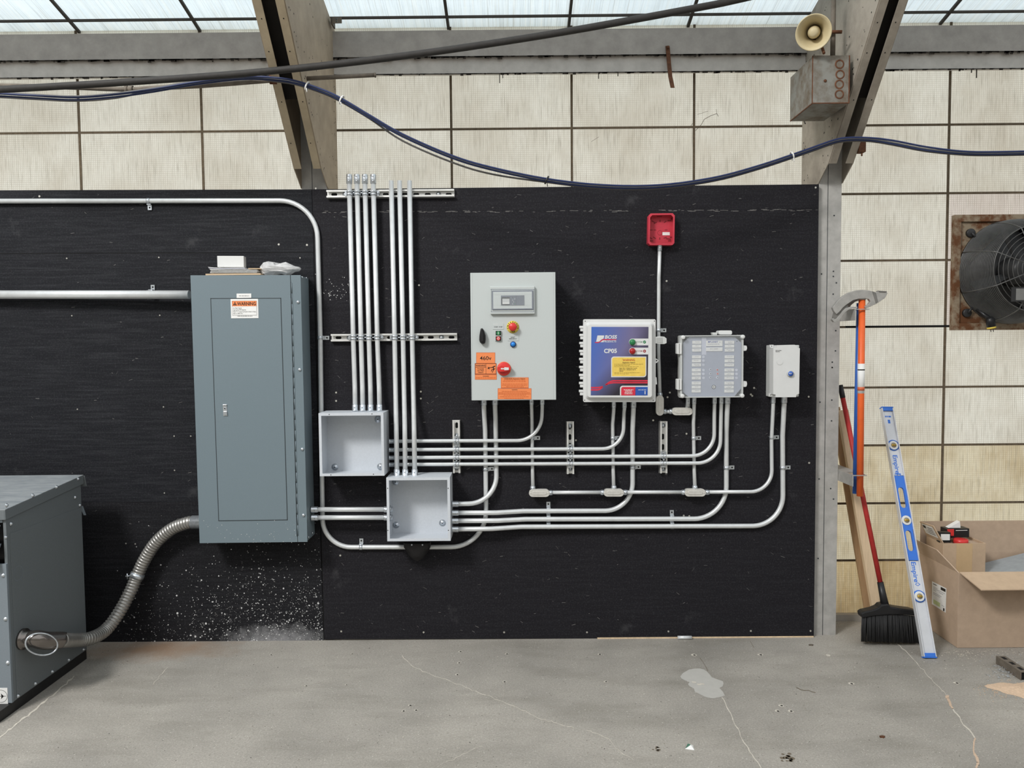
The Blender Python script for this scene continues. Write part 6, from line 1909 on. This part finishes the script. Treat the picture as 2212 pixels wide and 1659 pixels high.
for z, ring in ((0.225, 1), (0.520, 0), (0.832, 1)):
    b = MB()
    if ring: b.lathe((0, -0.0031, z*LL), (0, -1, 0), [(0, 0.0285), (0.004, 0.0285)], 28, 1); 
    b.lathe((0, -0.0062, z*LL), (0, -1, 0), [(0, 0.0235), (0.0025, 0.0235), (0.003, 0.0215)], 28, 0)
    b.lathe((0, -0.0094, z*LL), (0, -1, 0), [(0, 0.0135), (0.0006, 0.0135)], 22, 2)
    put(b, 'vial_housing', [M['white'], M['lvl_blue'], mat('vial_recess', (150, 138, 116), 0.4)])
    b = MB(); b.lathe((-0.011, -0.0105, z*LL), (1, 0, 0), [(0, 0.0050), (0.022, 0.0050)], 12, 0)
    for xo in (-0.004, 0.003): b.box(xo, xo+0.001, -0.0158, -0.015, z*LL-0.005, z*LL+0.005, 1)
    put(b, 'vial', [M['lvl_yel'], M['ink']])
for z0, z1 in ((0, 0.0058), (LL-0.0058, LL)):
    put(MB().box(-hw-0.001, hw+0.001, -ht-0.001, ht+0.001, z0, z1).box(-hw+0.0045, hw-0.0045, -ht-0.0005, -0.004, 0.006 if z0 == 0 else LL-0.022, 0.022 if z0 == 0 else LL-0.006), 'end_cap', [M['lvl_blue']], 0.001)
def lev_text(b, s_, z, h, L_, mi=0):
    vs, fs, w = text_geo(s_, 0.02)
    k = L_/w; kk = h/0.69
    b.add([((y-0.345)*kk, -0.0036, z+L_/2-x*k) for x, y in vs], fs, mi)
b = MB()
for z in (0.318, 0.752):
    lev_text(b, 'Empire', z*LL, 0.022, 0.098)
    zz_ = z*LL-0.058
    for sgn in (1, -1):
        b.add([(0.004, -0.0036, zz_+sgn*0.009), (0.016, -0.0036, zz_), (0.012, -0.0036, zz_), (0.004, -0.0036, zz_+sgn*0.005)], [(0, 1, 2, 3) if sgn > 0 else (3, 2, 1, 0)])
        b.add([(0.002, -0.0036, zz_+sgn*0.009), (-0.010, -0.0036, zz_), (-0.006, -0.0036, zz_), (0.002, -0.0036, zz_+sgn*0.005)], [(3, 2, 1, 0) if sgn > 0 else (0, 1, 2, 3)])
b.add([(-0.016, -0.0036, 0.705*LL+0.004), (0.014, -0.0036, 0.705*LL+0.004), (0.014, -0.0036, 0.705*LL+0.010), (-0.016, -0.0036, 0.705*LL+0.010)], [(0, 1, 2, 3)])
for x0, w, z, h in ((-0.016, 0.007, 0.955, 0.008), (-0.007, 0.005, 0.955, 0.008), (0.001, 0.013, 0.955, 0.008), (-0.006, 0.012, 0.928, 0.020)):
    b.add([(x0, -0.0036, z*LL), (x0+w, -0.0036, z*LL), (x0+w, -0.0036, z*LL+h), (x0, -0.0036, z*LL+h)], [(0, 1, 2, 3)])
put(b, 'lettering', [M['lvl_blue']])

# ------------------------------------------------------------------ cartons
YCf, YCb = -0.150, 0.205
X0 = P(2069.5, 1320, YCf).x; X1 = X0+0.56
ZT = P(2074, 1238, YCf).z
t = 0.005
ct = thing('cardboard_carton', 'large open cardboard carton on the floor at the right edge', 'carton', ((X0+X1)/2, 0.02, 0))
b = MB()
b.box(X0, X1, YCf, YCf+t, 0.001, ZT); b.box(X0, X1, YCb-t, YCb, 0.001, ZT); b.box(X0, X0+t, YCf+t, YCb-t, 0.001, ZT); b.box(X1-t, X1, YCf+t, YCb-t, 0.001, ZT); b.box(X0+t, X1-t, YCf+t, YCb-t, 0.001, 0.005)
b.build('walls', M['card'], ct, 0.001)
def slab(pts, n_, m=M['card2'], name='flap', parent=ct):
    return MB().prism(pts, n_, 0).build(name, m, parent)
slab([(X0+0.004, YCf, ZT), (X0+0.024, YCf-0.135, ZT-0.040), (X1-0.02, YCf-0.135, ZT-0.040), (X1-0.004, YCf, ZT)], (0, 0.001, 0.005))
slab([(X0, YCb, ZT), (X1, YCb, ZT), (X1-0.01, YCb+0.01, ZT+0.165), (X0+0.01, YCb+0.01, ZT+0.165)], (0, -0.005, 0), M['card'])
slab([(X0, YCf+0.004, ZT), (X0-0.028, -0.005, ZT+0.073), (X0-0.028, 0.188, ZT+0.073), (X0, YCb-0.004, ZT)], (0.005, 0, 0.001), M['card'])
xs_ = X0-0.0006
lq = [PX(1960+x/4.881, 1100+y/4.881, xs_) for x, y in ((260, 758), (412, 835), (404, 1092), (258, 1000))]
b = MB(); b.poly(lq, 0)
def lerp(u, v): return (lq[0]*(1-u)+lq[1]*u)*(1-v)+(lq[3]*(1-u)+lq[2]*u)*v
def lrect(u0, v0, u1, v1, mi):
    b.poly([lerp(u0, v0)+Vector((-0.0004, 0, 0)), lerp(u1, v0)+Vector((-0.0004, 0, 0)), lerp(u1, v1)+Vector((-0.0004, 0, 0)), lerp(u0, v1)+Vector((-0.0004, 0, 0))], mi)
for u0, v0, u1, v1, mi in ((.08, .07, .34, .10, 1), (.62, .05, .95, .17, 1), (.1, .2, .4, .22, 2), (.1, .26, .5, .28, 2), (.1, .33, .3, .35, 2), (.5, .24, .92, .26, 2), (.5, .31, .8, .33, 2), (.1, .44, .7, .46, 2), (.1, .5, .6, .52, 2), (.12, .74, .6, .92, 3), (.82, .86, .92, .98, 1), (.7, .78, .9, .80, 2)):
    lrect(u0, v0, u1, v1, mi)
b.build('shipping_label', [M['paper'], M['ink'], mat('faint_ink', (150, 152, 160)), mat('pale_green_print', (188, 200, 150), 0.7)], ct)
# smaller carton inside
IY0, IY1 = 0.030, 0.185
IX0 = P(2037, 1200, IY0).x; IX1 = P(2129, 1200, IY0).x; IZ = P(2060, 1174, IY0).z
ic = thing('inner_carton', 'small taped cardboard carton standing inside the large carton', 'carton', ((IX0+IX1)/2, 0.1, 0.006))
b = MB()
b.box(IX0, IX1, IY0, IY0+0.004, 0.0055, IZ); b.box(IX0, IX1, IY1-0.004, IY1, 0.0055, IZ+0.02); b.box(IX0, IX0+0.004, IY0+0.004, IY1-0.004, 0.0055, IZ); b.box(IX1-0.004, IX1, IY0+0.004, IY1-0.004, 0.0055, IZ)
b.build('walls', M['card2'], ic, 0.001)
MB().box(IX0+0.004, IX1-0.004, IY0+0.004, IY1-0.004, IZ-0.05, IZ-0.012).build('packing_paper', M['card'], ic)
a = P(1960+522/4.881, 1150, IY0).x; c = P(1960+690/4.881, 1150, IY0).x
MB().box(a, c, IY0-0.0006, IY0-0.0001, ZT*0.6, IZ).build('tape', M['tape'], ic)
fa, fb, fc_, fd = Vector((IX0, IY0+0.002, IZ)), Vector((IX0-0.045, IY0+0.012, IZ+0.085)), Vector((IX0-0.037, IY1, IZ+0.075)), Vector((IX0, IY1, IZ))
slab([fa, fb, fc_, fd], (0.004, 0, 0.002), M['card2'], 'flap', ic)
def fl(u, v): return (fa*(1-u)+fd*u)*(1-v)+(fb*(1-u)+fc_*u)*v
fo = Vector((-0.0012, 0, -0.0006))
b = MB(); b.prism([fl(u, v)+fo for u, v in ((.12, .25), (.12, .92), (.90, .92), (.90, .25))], (0.0006, 0, 0.0003), 0)
for v in (.38, .5, .62, .74):
    b.poly([fl(u, w)+fo*1.3 for u, w in ((.2, v), (.2, v+.04), (.55+.3*random.random(), v+.04), (.55, v))], 1)
b.poly([fl(u, w)+fo*1.35 for u, w in ((.66, .66), (.66, .84), (.86, .84), (.86, .66))], 1)
b.build('flap_label', [M['paper'], M['ink']], ic)
# things in it
zi = IZ-0.0115
def gbox(name, label, px0, py0, px1, py1, Ya, Yb, mats, rot, extra=None):
    p, q = P(px0, py1, Ya), P(px1, py0, Ya)
    b = MB().box(p.x, q.x, Ya, Yb, max(zi, p.z), q.z, 0)
    if extra: extra(b, p, q, Ya)
    c = Vector(((p.x+q.x)/2, (Ya+Yb)/2, p.z))
    b.xform(Matrix.Translation(c) @ Matrix.Rotation(rot, 4, 'Z') @ Matrix.Translation(-c))
    return tag(b.build(name, mats, bevel=0.001), label, 'product box', 'product boxes in the small carton')
def w4(x, y): return (1960+x/4.881, 1100+y/4.881)
def ex_blk(b, p, q, Y):
    b.box(p.x-0.0005, p.x+0.035, Y-0.0006, Y, p.z+0.01, q.z, 1); b.box(p.x+0.045, q.x-0.01, Y-0.0006, Y-0.0001, q.z-0.010, q.z-0.007, 2)
gbox('product_box', 'black and red product box highest in the small carton', *w4(410, 206), *w4(655, 300), 0.10, 0.155, [M['black'], M['red'], M['paper']], 0.08, ex_blk)
def ex_w(b, p, q, Y): b.box(p.x+0.006, q.x-0.004, Y-0.0006, Y, p.z+0.012, q.z-0.008, 1)
gbox('product_box', 'black product box with white end panel beside the carton flap', *w4(342, 245), *w4(458, 352), 0.055, 0.085, [M['black'], M['paper']], -0.05, ex_w)
tp = P(*w4(565, 345), 0.07)
tag(MB().lathe((tp.x, 0.072, zi), (0, 0, 1), [(0, 0.030), (0.001, 0.034), (0.022, 0.034), (0.024, 0.028)], 26).build('red_tape_roll', M['red']), 'red roll lying at the front of the small carton', 'tape roll')
p, q = P(*w4(415, 206), 0.125), P(*w4(545, 152), 0.125)
zt3 = P(*w4(530, 206), 0.10).z+0.0015
b = MB().prism([(p.x, 0.11, zt3), (q.x, 0.11, zt3), (q.x-0.004, 0.11, zt3+0.034), (p.x+0.02, 0.11, zt3+0.012)], (0, 0.03, 0), 0)
tag(b.build('white_red_packet', [M['paper']], bevel=0.001), 'pale wedge-shaped packet on top of the black and red box', 'packet')
gx0, gx1 = IX1+0.002, X1-t-0.001
b = MB().prism([(gx0, YCf+0.03, 0.295), (gx1, YCf+0.03, 0.372), (gx1, YCf+0.03, 0.360), (gx0, YCf+0.03, 0.283)][::-1], (0, 0.30, 0), 0)
tag(b.build('grey_board', M['greyboard']), 'blue grey board lying tilted inside the large carton', 'board')

# ------------------------------------------------------------------ odds and ends on the floor
c0 = G(2180, 1470); yo = c0.y
so = thing('strut_offcut', 'short steel channel offcut among metal shavings at the right edge', 'steel offcut', (c0.x+0.05, yo+0.08, 0))
b = MB(); w = 0.041; x0 = c0.x+0.050
b.box(x0, x0+0.0025, yo, yo+0.17, 0.0005, 0.035, 0); b.box(x0+w-0.0025, x0+w, yo, yo+0.17, 0.0005, 0.035, 0); b.box(x0, x0+w, yo, yo+0.17, 0.035, 0.0375, 0)
for k in range(3): b.box(x0+0.012, x0+0.029, yo+0.02+0.055*k, yo+0.048+0.055*k, 0.0375, 0.0378, 1)
b.box(x0+0.003, x0+w-0.003, yo+0.004, yo+0.005, 0.001, 0.034, 1)
b.build('channel', [M['gpipe'], M['hole']], so, 0.0008)
b = MB()
for i in range(170):
    q = G(2172+random.gauss(0, 18), 1452+random.gauss(0, 16)); r_ = random.uniform(0.003, 0.010); a0 = random.uniform(0, 6.28); z0 = random.uniform(0.001, 0.010)
    if ((q.x-G(2205, 1490).x)/0.15)**2+((q.y-G(2205, 1490).y)/0.10)**2 < 1: continue
    if x0-0.004 < q.x < x0+w+0.004 and yo-0.006 < q.y < yo+0.18: continue
    b.tube([q+Vector((r_*math.cos(a0+j*0.6), r_*math.sin(a0+j*0.6), z0+0.001*j)) for j in range(5)], random.uniform(0.0004, 0.0009), 4)
o = b.build('metal_shavings', M['zinc']); o['kind'] = 'stuff'; tag(o, 'curled metal shavings scattered round the channel offcut', 'metal shavings')
b = MB(); q = G(2205, 1490); n_ = 30; rows = 6; vs = []
for k in range(rows+1):
    for j in range(n_):
        a = 2*math.pi*j/n_; f_ = k/rows
        wob = 1+0.18*math.sin(3*a)+0.08*math.sin(7*a+1)
        vs.append((q.x+0.115*f_*wob*math.cos(a), q.y+0.075*f_*wob*math.sin(a), 0.0006+0.012*(1-f_)**1.2*(0.8+0.4*random.random()) if k < rows else 0.0006))
fs = []
for k in range(rows):
    for j in range(n_):
        m_ = (j+1) % n_
        fs.append((k*n_+j, (k+1)*n_+j, (k+1)*n_+m_, k*n_+m_))
b.add(vs, fs, 0, True)
for i in range(120):
    p = G(2170+random.gauss(0, 25), 1492+random.gauss(0, 10)); b.box(p.x, p.x+0.003, p.y, p.y+0.003, 0.0004, 0.0015)
o = b.build('sawdust', M['sawdust']); o['kind'] = 'stuff'; tag(o, 'pinkish heap of sawdust in front of the channel offcut', 'sawdust')
p, q = P(1464, 1378, -0.018), P(1494, 1378, -0.018)
tag(MB().tube([(p.x, -0.018, 0.0095), (q.x, -0.018, 0.0095)], 0.009, 14).build('conduit_offcut', M['emt']), 'short conduit offcut lying on the floor against the black plywood', 'conduit offcut')
p = G(1490, 1617)
b = MB(); b.add([p+Vector(v) for v in ((-0.018, -0.004, 0.0005), (0.014, -0.012, 0.0005), (0.016, 0.016, 0.004), (-0.004, 0.014, 0.011), (0.004, 0.002, 0.013))], [(0, 1, 4), (1, 2, 4), (2, 3, 4), (3, 0, 4)], 0)
b.add([p+Vector(v) for v in ((-0.017, -0.003, 0.0016), (0.004, 0.0015, 0.0140), (-0.004, 0.0135, 0.0120))], [(0, 1, 2)], 1)
tag(b.build('paper_scrap', [M['paper'], mat('green_print', (70, 110, 92), 0.7)]), 'folded scrap of white and green paper on the concrete', 'paper scrap')
for (px, py, w, lb) in ((1752, 1394.5, 0.012, 'dark chip on the concrete near the foot of the column'), (1906, 1593, 0.011, 'brown chip on the open concrete floor')):
    p = G(px, py)
    b = MB().prism([p+Vector((w*math.cos(a), w*0.6*math.sin(a), 0.0004)) for a in (0.2, 1.3, 2.6, 3.7, 5.0)], (0, 0, 0.005))
    tag(b.build('debris_chip', M['rust'] if w < 0.0115 else M['gpipe']), lb, 'debris')
